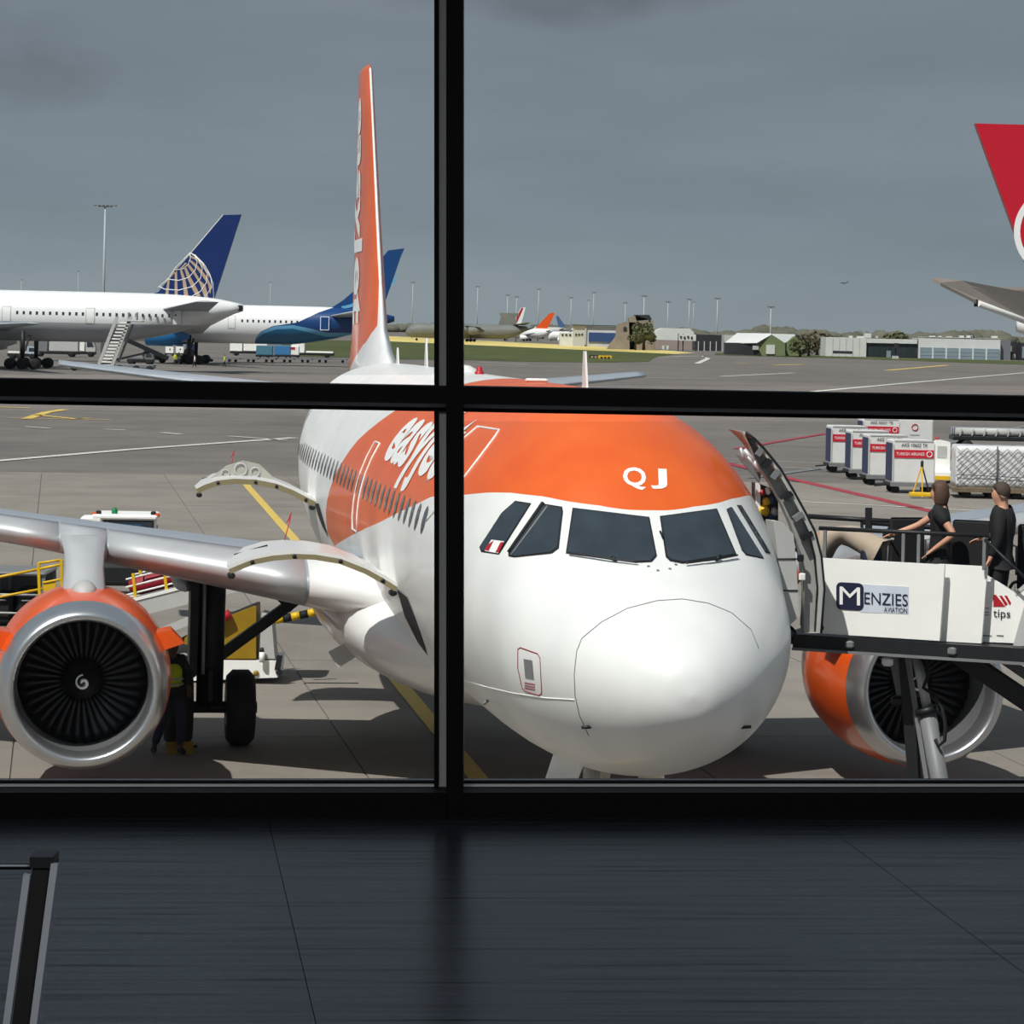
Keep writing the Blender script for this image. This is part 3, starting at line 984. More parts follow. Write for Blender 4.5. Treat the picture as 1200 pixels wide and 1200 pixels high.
MB().tube((5.07, -.35, .38), (5.07, .35, .38), .06, .06, 10).build('axle', M_DARK, g)
MB().beam((4.9, 0, .75), (3.95, 0, 1.75), .09, .09).build('drag_brace', M_LGREY, g)
for k in (-.25, .25):
    MB().wheel((5.07, k, .385), .385, .22, 'Y', 24).build('wheel', M_BLACK, g)
for k in (-.42, .42):
    MB().prism([(3.3, k, 1.72), (4.9, k, 1.68), (4.9, k * 1.35, 1.2), (3.4, k * 1.35, 1.25)], (0, .03, 0)).build('nose_gear_door', M_WHITE, jet)
MB().bevbox((4.75, 0, 1.15), (.06, .38, .2), .02).build('taxi_light_bar', M_DECALW, g)

# fin, stabilisers
def fin_rings(levels):
    out = []
    for z, le, te, th in levels:
        ring = []
        for f_, k in ((0, 0), (.01, .16), (.04, .36), (.12, .68), (.3, 1.0), (.6, .92), (.85, .7), (1, .45)):
            ring.append((le + (te - le) * f_, k * th / 2, z))
        for f_, k in ((1, .45), (.85, .7), (.6, .92), (.3, 1.0), (.12, .68), (.04, .36), (.01, .16)):
            ring.append((le + (te - le) * f_, -k * th / 2, z))
        out.append(ring)
    return out
FINL = [(5.25, 25.0, 32.3, .75), (5.65, 25.9, 32.25, .62), (5.9, 26.7, 32.22, .56), (6.3, 27.4, 32.2, .46), (8.5, 28.75, 32.35, .33), (10.5, 29.98, 32.48, .24), (11.62, 30.66, 32.56, .19), (11.74, 30.95, 32.5, .06)]
mf = bpy.data.materials.new('fin_livery')
mf.use_nodes = True
t = mf.node_tree
b = t.nodes['Principled BSDF']
tcn = N(t, 'ShaderNodeTexCoord')
sx = N(t, 'ShaderNodeSeparateXYZ')
t.links.new(tcn.outputs['Object'], sx.inputs[0])
# white leading edge band: x minus the slanting border; flares out at the root
bord = fcurve(t, sx.outputs['Z'], [(5.4, 31.5), (5.62, 30.6), (5.8, 29.5), (6.05, 28.3), (6.4, 27.65), (7.2, 27.99), (8.5, 28.80), (10.5, 30.02), (11.6, 30.70), (12, 31.1)], 12.5, 40.0)
isor = math_node(t, 'GREATER_THAN', sx.outputs['X'], bord)
mm = N(t, 'ShaderNodeMix', data_type='RGBA')
nn = N(t, 'ShaderNodeTexNoise')
nn.inputs['Scale'].default_value = 1.5
t.links.new(tcn.outputs['Object'], nn.inputs[0])
t.links.new(isor, mm.inputs[0])
t.links.new(ramp(t, nn.outputs['Fac'], [(.3, s2l((222, 223, 224))), (.7, s2l((236, 236, 236)))]), mm.inputs[6])
t.links.new(ramp(t, nn.outputs['Fac'], [(.3, s2l((220, 88, 20))), (.7, s2l((232, 102, 26)))]), mm.inputs[7])
t.links.new(mm.outputs[2], b.inputs['Base Color'])
b.inputs['Roughness'].default_value = .35
b.inputs['Coat Weight'].default_value = .3
fin = MB().rings(fin_rings(FINL)).build('fin', mf, jet, True)
def fin_y(x, z):
    L = FINL
    le, te, th = [float(np.interp(z, [l[0] for l in L], [l[k] for l in L])) for k in (1, 2, 3)]
    f_ = min(1, max(0, (x - le) / (te - le)))
    return th / 2 * float(np.interp(f_, [0, .01, .04, .12, .3, .6, .85, 1], [0, .16, .36, .68, 1, .92, .7, .45]))
for sgn in (1, -1):
    vs, fs, _ = text_mesh('easyJet', .03, 4)
    bm = bmesh.new()
    bv = [bm.verts.new((a, c, 0)) for a, c in vs]
    for f in fs:
        try: bm.faces.new([bv[i] for i in f])
        except ValueError: pass
    bmesh.ops.triangulate(bm, faces=bm.faces[:])
    for _ in range(2):
        bmesh.ops.subdivide_edges(bm, edges=[e for e in bm.edges if abs(e.verts[0].co.y - e.verts[1].co.y) > .15], cuts=1)
        bmesh.ops.triangulate(bm, faces=bm.faces[:])
    for v in bm.verts:
        u, w_ = (v.co.x, v.co.y) if sgn > 0 else (v.co.x, 1 - v.co.y)
        z = 11.1 - 4.7 * u
        x = 32.3 + (11.1 - z) * -.03 - 3.0 * w_ * (.45 + .55 * u)
        v.co = (x, sgn * (fin_y(x, z) + .012), z)
    me = bpy.data.meshes.new('fin_lettering')
    bm.to_mesh(me)
    bm.free()
    me.materials.append(M_DECALW)
    link('fin_lettering', me, fin)
SSEC = [(.2, 28.8, 3.6, 4.85, .1), (1.0, 29.3, 3.2, 4.93, .1), (6.15, 32.0, 1.35, 5.46, .09)]
for sgn in (1, -1):
    MB().rings([wing_ring(SSEC, y, sgn, 0.0) for y in (.2, 1.0, 2.5, 4.2, 5.9, 6.15)]).build('tailplane', M_WINGGREY, jet, True)
# aerials, beacon and crown fittings
for x, h in ((5.85, .46), (20.6, .5), (24.7, .3)):
    MB().prism([(x, -.012, 5.64), (x + .34, -.012, 5.64), (x + .30, -.012, 5.70 + h), (x + .2, -.012, 5.70 + h)], (0, .024, 0)).build('blade_aerial', M_WHITE, jet)
MB().lathe([(0, .07), (.04, .07), (.05, .05), (.11, .04), (.13, .0)], (14.6, 0, 5.71), 'Z', 12).build('beacon', M_RED, jet)
MB().lathe([(0, .24), (.07, .2), (.12, .1), (.13, 0)], (16.3, 0, 5.70), 'Z', 16).build('satcom_dome', M_WHITE, jet)
MB().bevbox((9.5, 0, 5.74), (.12, .3, .05), .02).build('drain_mast', M_WHITE, jet)

# open hold doors (starboard): curved skin, beige edge frame, dark doorway in the fuselage
def hold_door(name, hinge_px, arc_px, band, length, hump=False):
    Xh = fhit(*hinge_px)[0].x
    up = [onX(px, py, Xh) for px, py in arc_px]
    dr = MB()
    # outer skin and its inner face
    def nrm(i):
        d = up[min(i + 1, len(up) - 1)] - up[max(i - 1, 0)]
        n = Vector((0, -d.z, d.y)).normalized()
        return n if n.z > 0 else -n
    ring_o = [p + nrm(i) * .04 for i, p in enumerate(up)]
    ring_i = [p - nrm(i) * .0 for i, p in enumerate(up)]
    sec = ring_o + list(reversed(ring_i))
    nn_ = len(up)
    lens = [length * min(1.0, .16 + .34 * i) for i in range(nn_)]
    dr.rings([[v for v in sec], [v + Vector((L_, 0, 0)) for v, L_ in zip(sec, lens + lens[::-1])]], cap=True, smooth=False)
    door = dr.build(name, M_WHITE, jet)
    fr = ring_i + [p - nrm(i) * band for i, p in reversed(list(enumerate(up)))]
    MB().rings([[v + Vector((.0, 0, 0)) for v in fr], [v + Vector((.09, 0, 0)) for v in fr]], cap=True, smooth=False).build('door_frame', M_BEIGE, door)
    for k in (.3, .5, .7, .92):
        i = int(k * (len(up) - 1))
        c_ = up[i] - nrm(i) * band * .5
        MB().lathe([(-.012, .0), (-.012, .028), (.0, .028)], (c_.x, c_.y, c_.z), 'X', 10).build('roller', M_DARK, door)
    for k in (.05, .95):
        i = int(round(k * (len(up) - 1)))
        c_ = up[i] - nrm(i) * (band + .03)
        MB().bevbox((c_.x + .1, c_.y, c_.z), (.2, .09, .07), .02).build('latch', M_DARK, door)
    # a panel line on the skin and a warning flag
    s0, s1 = up[1] + Vector((length * .55, 0, .045)), up[3] + Vector((length * .55, 0, .05))
    MB().path([s0, s1], .012, 5).build('panel_slot', M_DARK, door)
    p = up[len(up) // 2 - 1] + Vector((length * .9, 0, .05))
    MB().path([p, p + Vector((0, -.07, .28))], .007, 5).build('flag_stem', M_RED, door)
    MB().prism([p + Vector((0, -.07, .28)), p + Vector((0, -.09, .38)), p + Vector((0, -.01, .2))], (.02, 0, 0)).build('flag', M_RED, door)
    return Xh, up, door
X1, up1, hd1 = hold_door('hold_door', (466, 690), [(268, 667), (280, 662), (295, 656), (320, 651), (345, 649), (370, 650), (400, 655), (430, 667), (450, 678), (466, 688)], .065, 1.75)
X2, up2, hd2 = hold_door('hold_door', (370, 590), [(230, 573), (240, 568), (255, 563), (275, 561), (300, 562), (325, 567), (345, 575), (360, 583), (370, 588)], .085, 1.6)
DBG['X'] = (X1, X2)
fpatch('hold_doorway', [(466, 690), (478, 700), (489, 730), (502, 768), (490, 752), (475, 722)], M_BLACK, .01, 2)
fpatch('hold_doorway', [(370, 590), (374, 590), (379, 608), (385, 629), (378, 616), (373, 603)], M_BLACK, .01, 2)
# pressed inner panel standing up behind the rear hold door's edge
M_PRESS = mat('pressed_panel', (176, 174, 164), .5)
hp = [onX(px, py, X2 + .3) for px, py in ((238, 571), (250, 558), (266, 546), (285, 540), (304, 544), (317, 556), (328, 570), (300, 563), (275, 561), (255, 563))]
pp = MB().prism(hp, (.12, 0, 0)).build('inner_panel', M_PRESS, hd2)
for px, py, r in ((264, 555, .075), (282, 550, .115), (299, 553, .085)):
    c_ = onX(px, py, X2 + .29)
    MB().lathe([(0, r), (-.015, r * .92), (-.015, r * .75), (0, r * .7)], tuple(c_), 'X', 20).build('pressed_ring', M_LGREY, pp)

# open passenger door (port) held forward of its doorway
DX = 3.45
arc = [(874, 506), (884, 514), (894, 524), (904, 536), (914, 548.5), (930, 575.5), (943.5, 600), (955, 623), (962.5, 652), (966, 690), (962, 742)]
inn = [(873, 510), (879, 522), (885, 537), (893, 552), (902, 565), (915, 588), (926, 612), (934, 634), (939, 655), (943, 690), (942, 742)]
po, pi_ = [onX(*p, DX) for p in arc], [onX(*p, DX) for p in inn]
pd = MB()
sec = po + list(reversed(pi_))
M_DOORIN = mat('door_inner_grey', (164, 164, 160), .5)
pd.rings([sec, [v + Vector((.14, 0, 0)) for v in sec]], cap=False)
sk_ = po + [a_ * .88 + c_ * .12 for a_, c_ in reversed(list(zip(po, pi_)))]
pd.rings([[v + Vector((.1, 0, 0)) for v in sk_], [v + Vector((.82, 0, 0)) for v in sk_]], cap=True)
pdoor = pd.build('passenger_door', M_DOORIN, jet)
for i in range(len(po) - 1):
    MB().prism([po[i], po[i + 1], po[i + 1] * .75 + pi_[i + 1] * .25, po[i] * .75 + pi_[i] * .25], (.03, 0, 0)).build('edge_frame', M_LGREY, pdoor)
    q = [po[i] * .72 + pi_[i] * .28, po[i + 1] * .72 + pi_[i + 1] * .28, pi_[i + 1], pi_[i]]
    MB().prism([v + Vector((.1, 0, 0)) for v in q], (.03, 0, 0)).build('edge_web', M_DOORIN, pdoor)
MB().path([v + Vector((-.01, 0, 0)) for v in po], .013, 6).build('edge_seal', M_DARK, pdoor)
for i in range(1, 8):
    c_ = po[i] * .5 + pi_[i] * .5
    MB().beam(po[i] * .85 + pi_[i] * .15 + Vector((.02, 0, 0)), po[i] * .25 + pi_[i] * .75 + Vector((.02, 0, 0)), .06, .09, (1, 0, 0)).build('stop_fitting', M_DARK if i % 2 else M_GREY, pdoor)
lin = [onX(*p, DX + .05) for p in ((906, 611), (917, 612), (930, 626), (933, 660), (937, 722), (918, 740), (916, 700), (912, 655))]
lp = MB().prism(lin, (.35, 0, 0)).build('door_lining', M_LGREY, pdoor)
for y in (655, 692):
    MB().path([onX(911, y, DX + .045), onX(935, y, DX + .045)], .008, 5).build('lining_joint', M_DARK, lp)
for p in ((940, 676), (938, 654)):
    c_ = onX(*p, DX - .02)
    MB().bevbox(tuple(c_), (.05, .07, .08), .01).build('placard', M_DECALW if p[1] > 660 else M_DARK, pdoor)
flap = [onX(*p, DX + .3) for p in ((863, 533), (874, 536), (892, 556), (890, 566), (878, 552))]
MB().prism(flap, (.03, 0, 0)).build('door_flap', M_GREY, pdoor)
for a, c_, r in (((872, 527), (888, 546), .03), ((876, 535), (897, 556), .022), ((868, 525), (872, 540), .02), ((884, 540), (890, 552), .035)):
    MB().path([onX(*a, DX + .1), onX(*c_, DX + .1)], r, 6).build('hinge_linkage', M_ALU, pdoor)
MB().beam(onX(905, 690, DX + .5), onX(900, 690, DX + 1.4), .12, .14).build('hinge_arm', M_GREY, pdoor)
# stowage seen behind the door edge
stow = MB().prism([onX(*p, DX + .62) for p in ((887, 566), (912, 575), (912, 612), (887, 610))], (.25, 0, 0)).build('stowage_shelf', mat('stowage_dark', (52, 52, 60), .7), pdoor)
MB().beam(onX(888, 566, DX + .55), onX(888, 612, DX + .55), .04, .05).build('shelf_edge', M_DECALW, stow)
MB().beam(onX(887, 612, DX + .55), onX(906, 613, DX + .55), .05, .06).build('shelf_edge', M_DECALW, stow)
rnd = random.Random(3)
for px, py, r, m in ((895, 599, .07, M_YELLOW), (898, 588, .05, M_YELLOW), (893, 577, .04, M_RED), (900, 575, .045, M_DECALW), (905, 586, .05, M_NAVY), (907, 600, .05, M_LGREY), (902, 606, .05, M_NAVY), (894, 607, .04, M_DARK), (899, 625, .06, M_GREY), (903, 640, .07, M_LGREY), (906, 655, .06, M_DARK), (901, 632, .04, M_BEIGE), (909, 668, .05, M_GREY)):
    c_ = onX(px, py, DX + .55)
    rg = []
    for i in range(5):
        a = math.pi * i / 4
        rg.append([(c_.x + r * math.cos(a), c_.y + (r * math.sin(a) + .004) * math.cos(2 * math.pi * k / 7) * rnd.uniform(.7, 1.2), c_.z + (r * math.sin(a) + .004) * math.sin(2 * math.pi * k / 7) * rnd.uniform(.7, 1.2)) for k in range(7)])
    MB().rings(rg).build('stowed_bundle', m, stow)
# starboard access panel hanging under the wing root
ap = [onX(*p, 12.2) for p in ((385, 764), (408, 752), (420, 768), (396, 783))]
MB().prism(ap, (.03, 0, 0)).build('access_panel', M_LGREY, jet)
# ================================================================== people
def skin_mesh(name, verts, edges, mtl, parent, root=0, levels=1, smooth=True):
    """verts: name -> (pos, rx, ry); one continuous skinned surface"""
    bm = bmesh.new()
    lay = bm.verts.layers.skin.verify()
    bv = {}
    for k, (p, rx, ry) in verts.items():
        v = bm.verts.new(p)
        v[lay].radius = (rx, ry)
        bv[k] = v
    for a, c in edges: bm.edges.new((bv[a], bv[c]))
    first = list(bv.values())[root]
    first[lay].use_root = True
    me = bpy.data.meshes.new(name)
    bm.to_mesh(me)
    bm.free()
    o = link(name, me)
    o.modifiers.new('skin', 'SKIN').use_smooth_shade = smooth
    if levels:
        sb = o.modifiers.new('sub', 'SUBSURF')
        sb.levels = sb.render_levels = levels
    bpy.context.view_layer.update()
    m2 = bpy.data.meshes.new_from_object(o.evaluated_get(bpy.context.evaluated_depsgraph_get()))
    bpy.data.objects.remove(o)
    m2.name = name
    m2.materials.clear()
    m2.materials.append(mtl)
    for p in m2.polygons: p.use_smooth = smooth
    return link(name, m2, parent)

M_SKIN = mat('skin', (206, 152, 126), .55, var=.04)
M_SKIN2 = mat('skin_dark', (92, 62, 48), .55, var=.04)
def lerp(a, c, k): return tuple(a[i] + (c[i] - a[i]) * k for i in range(3))
def person(label, loc, rz, J=None, shirt=M_BLACK, trousers=M_INK, hair=M_DARK, skin=M_SKIN, sleeve='short', shoes=M_BLACK, longhair=False, vest=None, bulk=1.0, group=None, z=0, scale=1.0, cap=None, turn=0.0):
    P = dict(pelvis=(0, 0, .95), spine=(0, .01, 1.12), chest=(0, .01, 1.30), neck=(0, .01, 1.46), h0=(0, -.015, 1.55), h1=(0, -.02, 1.64), h2=(0, -.005, 1.71),
             shl=(.17, .01, 1.41), ell=(.23, .03, 1.13), wrl=(.24, -.06, .90), shr=(-.17, .01, 1.41), elr=(-.23, .03, 1.13), wrr=(-.24, -.06, .90),
             hil=(.09, 0, .90), knl=(.10, -.03, .50), anl=(.10, .02, .09), tol=(.11, -.15, .035), hir=(-.09, 0, .90), knr=(-.10, -.03, .50), anr=(-.10, .02, .09), tor=(-.11, -.15, .035))
    P.update(J or {})
    t = thing('person', label, 'person', (loc[0], loc[1], loc[2] + z), rz, group)
    t.scale = (scale,) * 3
    V, E_ = {}, []
    R = dict(pelvis=(.12, .09), spine=(.115, .085), chest=(.13, .09), neck=(.055, .055), h0=(.075, .085), h1=(.09, .105), h2=(.07, .082), shl=(.06, .06), ell=(.042, .042), wrl=(.028, .032),
             shr=(.06, .06), elr=(.042, .042), wrr=(.028, .032), hil=(.085, .085), knl=(.058, .058), anl=(.04, .045), tol=(.035, .03), hir=(.085, .085), knr=(.058, .058), anr=(.04, .045), tor=(.035, .03))
    for k, p in P.items(): V[k] = (p, *R[k])
    E_ = [('pelvis', 'spine'), ('spine', 'chest'), ('chest', 'neck'), ('neck', 'h0'), ('h0', 'h1'), ('h1', 'h2'), ('chest', 'shl'), ('shl', 'ell'), ('ell', 'wrl'), ('chest', 'shr'), ('shr', 'elr'), ('elr', 'wrr'),
          ('pelvis', 'hil'), ('hil', 'knl'), ('knl', 'anl'), ('anl', 'tol'), ('pelvis', 'hir'), ('hir', 'knr'), ('knr', 'anr'), ('anr', 'tor')]
    h1 = Vector(P['h1'])
    fwd = Vector((math.sin(turn), -math.cos(turn), 0))
    side = Vector((fwd.y, -fwd.x, 0))
    V['nose'] = (tuple(h1 + fwd * .105 + Vector((0, 0, -.02))), .012, .014)
    E_.append(('h1', 'nose'))
    for s_ in (1, -1):
        V['ear%d' % s_] = (tuple(h1 + side * (.088 * s_) + Vector((0, 0, -.015))), .01, .022)
        E_.append(('h1', 'ear%d' % s_))
    for sd_ in ('l', 'r'):
        el, wr = Vector(P['el' + sd_]), Vector(P['wr' + sd_])
        d = (wr - el).normalized()
        sv = d.cross(Vector((0, -1, .2))).normalized()
        palm = wr + d * .06
        V['pa' + sd_] = (tuple(palm), .036, .02)
        E_.append(('wr' + sd_, 'pa' + sd_))
        for q, (off, ln) in enumerate(((-.028, .072), (-.010, .085), (.010, .08), (.027, .062))):
            a = palm + d * .03 + sv * off
            bnd = a + d * ln * .5 + Vector((0, -.006, -.008))
            V['f%d%s' % (q, sd_)] = (tuple(a), .010, .010)
            V['g%d%s' % (q, sd_)] = (tuple(bnd), .009, .009)
            V['k%d%s' % (q, sd_)] = (tuple(bnd + d * ln * .3 + Vector((0, -.012, -.012))), .008, .008)
            E_ += [('pa' + sd_, 'f%d%s' % (q, sd_)), ('f%d%s' % (q, sd_), 'g%d%s' % (q, sd_)), ('g%d%s' % (q, sd_), 'k%d%s' % (q, sd_))]
        a = wr + d * .03 - sv * .035
        V['th' + sd_] = (tuple(a), .012, .012)
        V['tt' + sd_] = (tuple(a - sv * .02 + d * .045), .009, .009)
        E_ += [('wr' + sd_, 'th' + sd_), ('th' + sd_, 'tt' + sd_)]
    body = skin_mesh('body', V, E_, skin, t)
    for s_ in (1, -1):
        e = h1 + fwd * .088 + side * (.032 * s_) + Vector((0, 0, .012))
        MB().lathe([(-.009, .002), (-.004, .010), (.004, .010), (.009, .002)], tuple(e), 'Z', 8).build('eye', M_BLACK, t)
    mth = h1 + fwd * .086 + Vector((0, 0, -.062))
    MB().path([mth - side * .024, mth + fwd * .008, mth + side * .024], [.003, .007, .003], 6).build('mouth', mat('lips', (150, 84, 78), .5), t)
    # clothing: shells a little larger than the body
    g = .022
    sv_ = {}
    for k, r in (('pelvis', (.150, .115)), ('spine', (.140, .108)), ('chest', (.155, .115)), ('shl', (.085, .085)), ('shr', (.085, .085))):
        sv_[k] = (P[k], r[0] * bulk, r[1] * bulk)
    pn = Vector(P['neck']); ch = Vector(P['chest'])
    sv_['hem'] = (tuple(Vector(P['pelvis']) * 1.35 - Vector(P['spine']) * .35), .15, .12)
    sv_['col'] = (tuple(ch * .25 + pn * .75), .075, .07)
    ed = [('hem', 'pelvis'), ('pelvis', 'spine'), ('spine', 'chest'), ('chest', 'col'), ('chest', 'shl'), ('chest', 'shr')]
    for sd_ in ('l', 'r'):
        a, c = P['sh' + sd_], P['el' + sd_]
        if sleeve == 'short':
            sv_['s' + sd_] = (lerp(a, c, .55), .07, .07)
            ed.append(('sh' + sd_, 's' + sd_))
        else:
            sv_['e' + sd_] = (c, .062, .062)
            sv_['w' + sd_] = (lerp(c, P['wr' + sd_], .93), .048, .048)
            ed += [('sh' + sd_, 'e' + sd_), ('e' + sd_, 'w' + sd_)]
    skin_mesh('shirt', sv_, ed, shirt, t)
    if vest:
        vv = {k: (P[k], r[0], r[1]) for k, r in (('pelvis', (.19, .155)), ('spine', (.18, .15)), ('chest', (.2, .155)))}
        vv['col'] = (tuple(ch * .5 + pn * .5), .12, .09)
        vs_ = skin_mesh('vest', vv, [('pelvis', 'spine'), ('spine', 'chest'), ('chest', 'col')], vest, t)
        sp_, pl_ = Vector(P['spine']), Vector(P['pelvis'])
        for k in (.0, .45):
            c_ = sp_ * (1 - k) + pl_ * k
            pts = [c_ + Vector((.175 * math.cos(a), .145 * math.sin(a), 0)) for a in [2 * math.pi * i / 20 for i in range(21)]]
            MB().path(pts, .016, 6).build('reflective_band', M_LGREY, vs_)
    tv = {'pelvis': (P['pelvis'], .143, .112), 'waist': (tuple(Vector(P['pelvis']) * .55 + Vector(P['spine']) * .45), .13, .1)}
    te = [('pelvis', 'waist')]
    for sd_ in ('l', 'r'):
        tv['hi' + sd_] = (P['hi' + sd_], .108, .108)
        tv['kn' + sd_] = (P['kn' + sd_], .08, .08)
        tv['an' + sd_] = (lerp(P['kn' + sd_], P['an' + sd_], .92), .068, .07)
        te += [('pelvis', 'hi' + sd_), ('hi' + sd_, 'kn' + sd_), ('kn' + sd_, 'an' + sd_)]
    skin_mesh('trousers', tv, te, trousers, t)
    for sd_ in ('l', 'r'):
        a, c = P['an' + sd_], P['to' + sd_]
        skin_mesh('shoe', {'h': ((a[0] + (a[0] - c[0]) * .2, a[1] + (a[1] - c[1]) * .2, a[2] - .035), .05, .05), 'm': (lerp(a, c, .5), .05, .045), 't': (c, .048, .035)}, [('h', 'm'), ('m', 't')], shoes, t)
    hb = MB()
    up_ = (Vector(P['h2']) - Vector(P['h0'])).normalized()
    rg = []
    cen = h1 + up_ * .012 - fwd * .008
    for i in range(9):
        th = math.pi * i / 8
        ring = []
        for k in range(14):
            a = 2 * math.pi * k / 14
            f_ = math.cos(a)                                   # 1 = face side
            lat = .095 * math.sin(th)
            zz = .112 * math.cos(th)
            lo_ = .05 if f_ > .6 else ((-.09 if longhair else -.02) if f_ > .1 else (-.17 if longhair else -.08))
            if zz < lo_:
                zz = lo_
                lat = .093 if not longhair or f_ > .6 else .112
            if longhair and i >= 5 and f_ < .55:
                zz, lat = -.03 - (i - 4) * .036, .106 - (i - 5) * .006
            ring.append(cen + fwd * (f_ * (lat + .012)) + side * (math.sin(a) * lat) + up_ * zz)
        rg.append(ring)
    hb.rings(rg).build('hair', hair, t)
    if cap:
        c_ = Vector(P['h2'])
        cp = skin_mesh('cap', {'a': (tuple(h1 + Vector((0, 0, .045))), .1, .108), 'b': (tuple(c_ + Vector((0, 0, .02))), .085, .09)}, [('a', 'b')], cap, t)
        MB().prism([tuple(h1 + side * k + fwd * f_ + Vector((0, 0, .04))) for k, f_ in ((-.08, .06), (-.06, .17), (0, .2), (.06, .17), (.08, .06))], (0, 0, .012)).build('peak', cap, cp)
    return t

# ================================================================== the high-lift truck at the port door
TD, TYAW = 32.3, math.radians(22)
T0 = W(942, 742, TD)
TR = Vector((math.cos(TYAW), -math.sin(TYAW), 0))           # along the platform side
TB = Vector((math.sin(TYAW), math.cos(TYAW), 0))            # away from the viewer
UP = Vector((0, 0, 1))
def T(a, z, c=0.0): return T0 + TR * a + UP * z + TB * c
def Tp(px, py, c=0.0):
    """ray meets the vertical plane c metres behind the side panels"""
    d = raydir(px, py)
    k = ((T0 + TB * c) - CAMP).dot(TB) / d.dot(TB)
    return CAMP + d * k
truck = thing('lift_truck', 'white high-lift truck platform reading MENZIES AVIATION raised to the jet door', 'truck', (0, 0, 0))
M_PANEL = mat('truck_white', (247, 246, 242), .45, var=.02)
def panel(name, pix, c, depth, m, parent=truck):
    return MB().prism([Tp(px, py, c) for px, py in pix], TB * depth).build(name, m, parent)
p1 = panel('side_panel', [(946, 653), (1107, 662), (1101, 751), (941, 741)], 0, .05, M_PANEL)
p2 = panel('side_panel', [(1100, 661), (1157, 664), (1150, 754), (1094, 751)], .16, .05, M_PANEL)
p3 = panel('side_panel', [(1150, 668), (1157, 675), (1189, 694), (1210, 676), (1240, 676), (1240, 756), (1149, 752)], .34, .05, M_PANEL)
panel('panel_edge', [(1189, 694), (1210, 676), (1213, 679), (1191, 698)], .33, .06, M_LGREY)
panel('corner_brace', [(1203, 700), (1216, 690), (1200, 757), (1187, 757)], .25, .06, M_LGREY)
# logo plate
def rrect(x0, y0, x1, y1, r, n=4):
    out = []
    for cx, cy, a0 in ((x1 - r, y0 + r, -90), (x1 - r, y1 - r, 0), (x0 + r, y1 - r, 90), (x0 + r, y0 + r, 180)):
        for k in range(n + 1):
            a = math.radians(a0 + 90 * k / n)
            out.append((cx + r * math.cos(a), cy + r * math.sin(a)))
    return out
SLP = .055
def tilt(pts, x0=980): return [(x, y + (x - x0) * SLP) for x, y in pts]
panel('logo_plate', tilt([(1008, 683), (1065, 683), (1065, 715), (1008, 716)]), -.004, .006, mat('pale_blue', (206, 214, 226), .5), p1)
panel('logo_square', tilt(rrect(980, 682, 1012, 714, 6)), -.009, .008, M_INK, p1)
def tp_text(body, x0, y0, x1, y1, c, m, bold=0.0, parent=p1, x_ref=980):
    q = [Tp(*p, c) for p in tilt([(x0, y1), (x1, y1), (x0, y0)], x_ref)]
    return put_text(body, parent, q[0], q[1] - q[0], q[2] - q[0], (q[1] - q[0]).length, (q[2] - q[0]).length, m, bold=bold)
tp_text('M', 984, 687, 1008, 708, -.012, M_DECALW, 0)
tp_text('ENZIES', 1013, 692, 1064, 706, -.008, M_INK, 0)
tp_text('AVIATION', 1036, 708, 1063, 714, -.008, M_INK, 0)
for k, ch in enumerate('fOn'):
    x = 948.5 + k * 6.8
    c_ = [(x + 3.4 * math.cos(2 * math.pi * i / 16), 735 + .06 * (x - 948) + 3.6 * math.sin(2 * math.pi * i / 16)) for i in range(16)]
    bd = panel('badge', c_, -.004, .006, M_DARK, p1)
    y = 735 + .06 * (x - 948)
    q = [Tp(*p, -.007) for p in ((x - 1.5, y + 2), (x + 1.5, y + 2), (x - 1.5, y - 2))]
    put_text(ch, bd, q[0], q[1] - q[0], q[2] - q[0], (q[1] - q[0]).length, (q[2] - q[0]).length, M_DECALW)
for k in range(3):
    x = 1164 + k * 6
    pts = [(x, 698), (x + 3, 698), (x + 12, 710), (x + 9 if k else x, 711 if k else 713)] if k else [(1164, 697), (1167, 697), (1178, 711), (1164, 711)]
    if k: pts = [(x + 1, 698), (x + 4, 698), (x + 13 - k * 2, 709 - k), (x + 9 - k, 711 - k)]
    panel('red_stripe_logo', pts, .335, .006, M_RED, p3)
q = [Tp(*p, .333) for p in ((1164, 726), (1184, 727), (1164, 714))]
put_text('tips', p3, q[0], q[1] - q[0], q[2] - q[0], (q[1] - q[0]).length, (q[2] - q[0]).length, M_DARK)
for y in (712, 717, 720):
    panel('small_print', [(1152, y), (1159, y + .3), (1159, y + 1.3), (1152, y + 1)], .335, .006, M_GREY, p3)
for x0, x1 in ((1150, 1162), (1168, 1176)):
    panel('small_print', [(x0, 744), (x1, 744.5), (x1, 746), (x0, 745.5)], .335, .006, M_GREY, p3)
# platform deck, edge beam, roller bumper
deck_z = Tp(1000, 742, .1).z
a1 = 6.2
zlo = T0.z - .16
MB().prism([T(-.25, -.02, .06), T(a1, -.02, .06), T(a1, -.02, 2.3), T(-.25, -.02, 2.3)], UP * -.12).build('platform_deck', M_DARK, truck)
DECK = T0.z - .02
MB().beam(T(-.12, -.09, .02), T(a1, -.09, .02), .10, .15).build('edge_beam', M_DARK, truck)
MB().beam(T(-.12, -.18, .02), T(a1, -.18, .02), .16, .03).build('edge_flange', M_GREY, truck)
for a in (.55, 1.72):
    MB().bevbox(tuple(T(a, -.09, -.05)), (.10, .06, .09), .02).build('beam_bracket', M_GREY, truck)
MB().lathe([(-.12, .03), (-.12, .085), (.12, .085), (.12, .03)], tuple(T(-.22, -.02, .12)), 'Y', 18).build('bumper_roller', M_BLACK, truck)
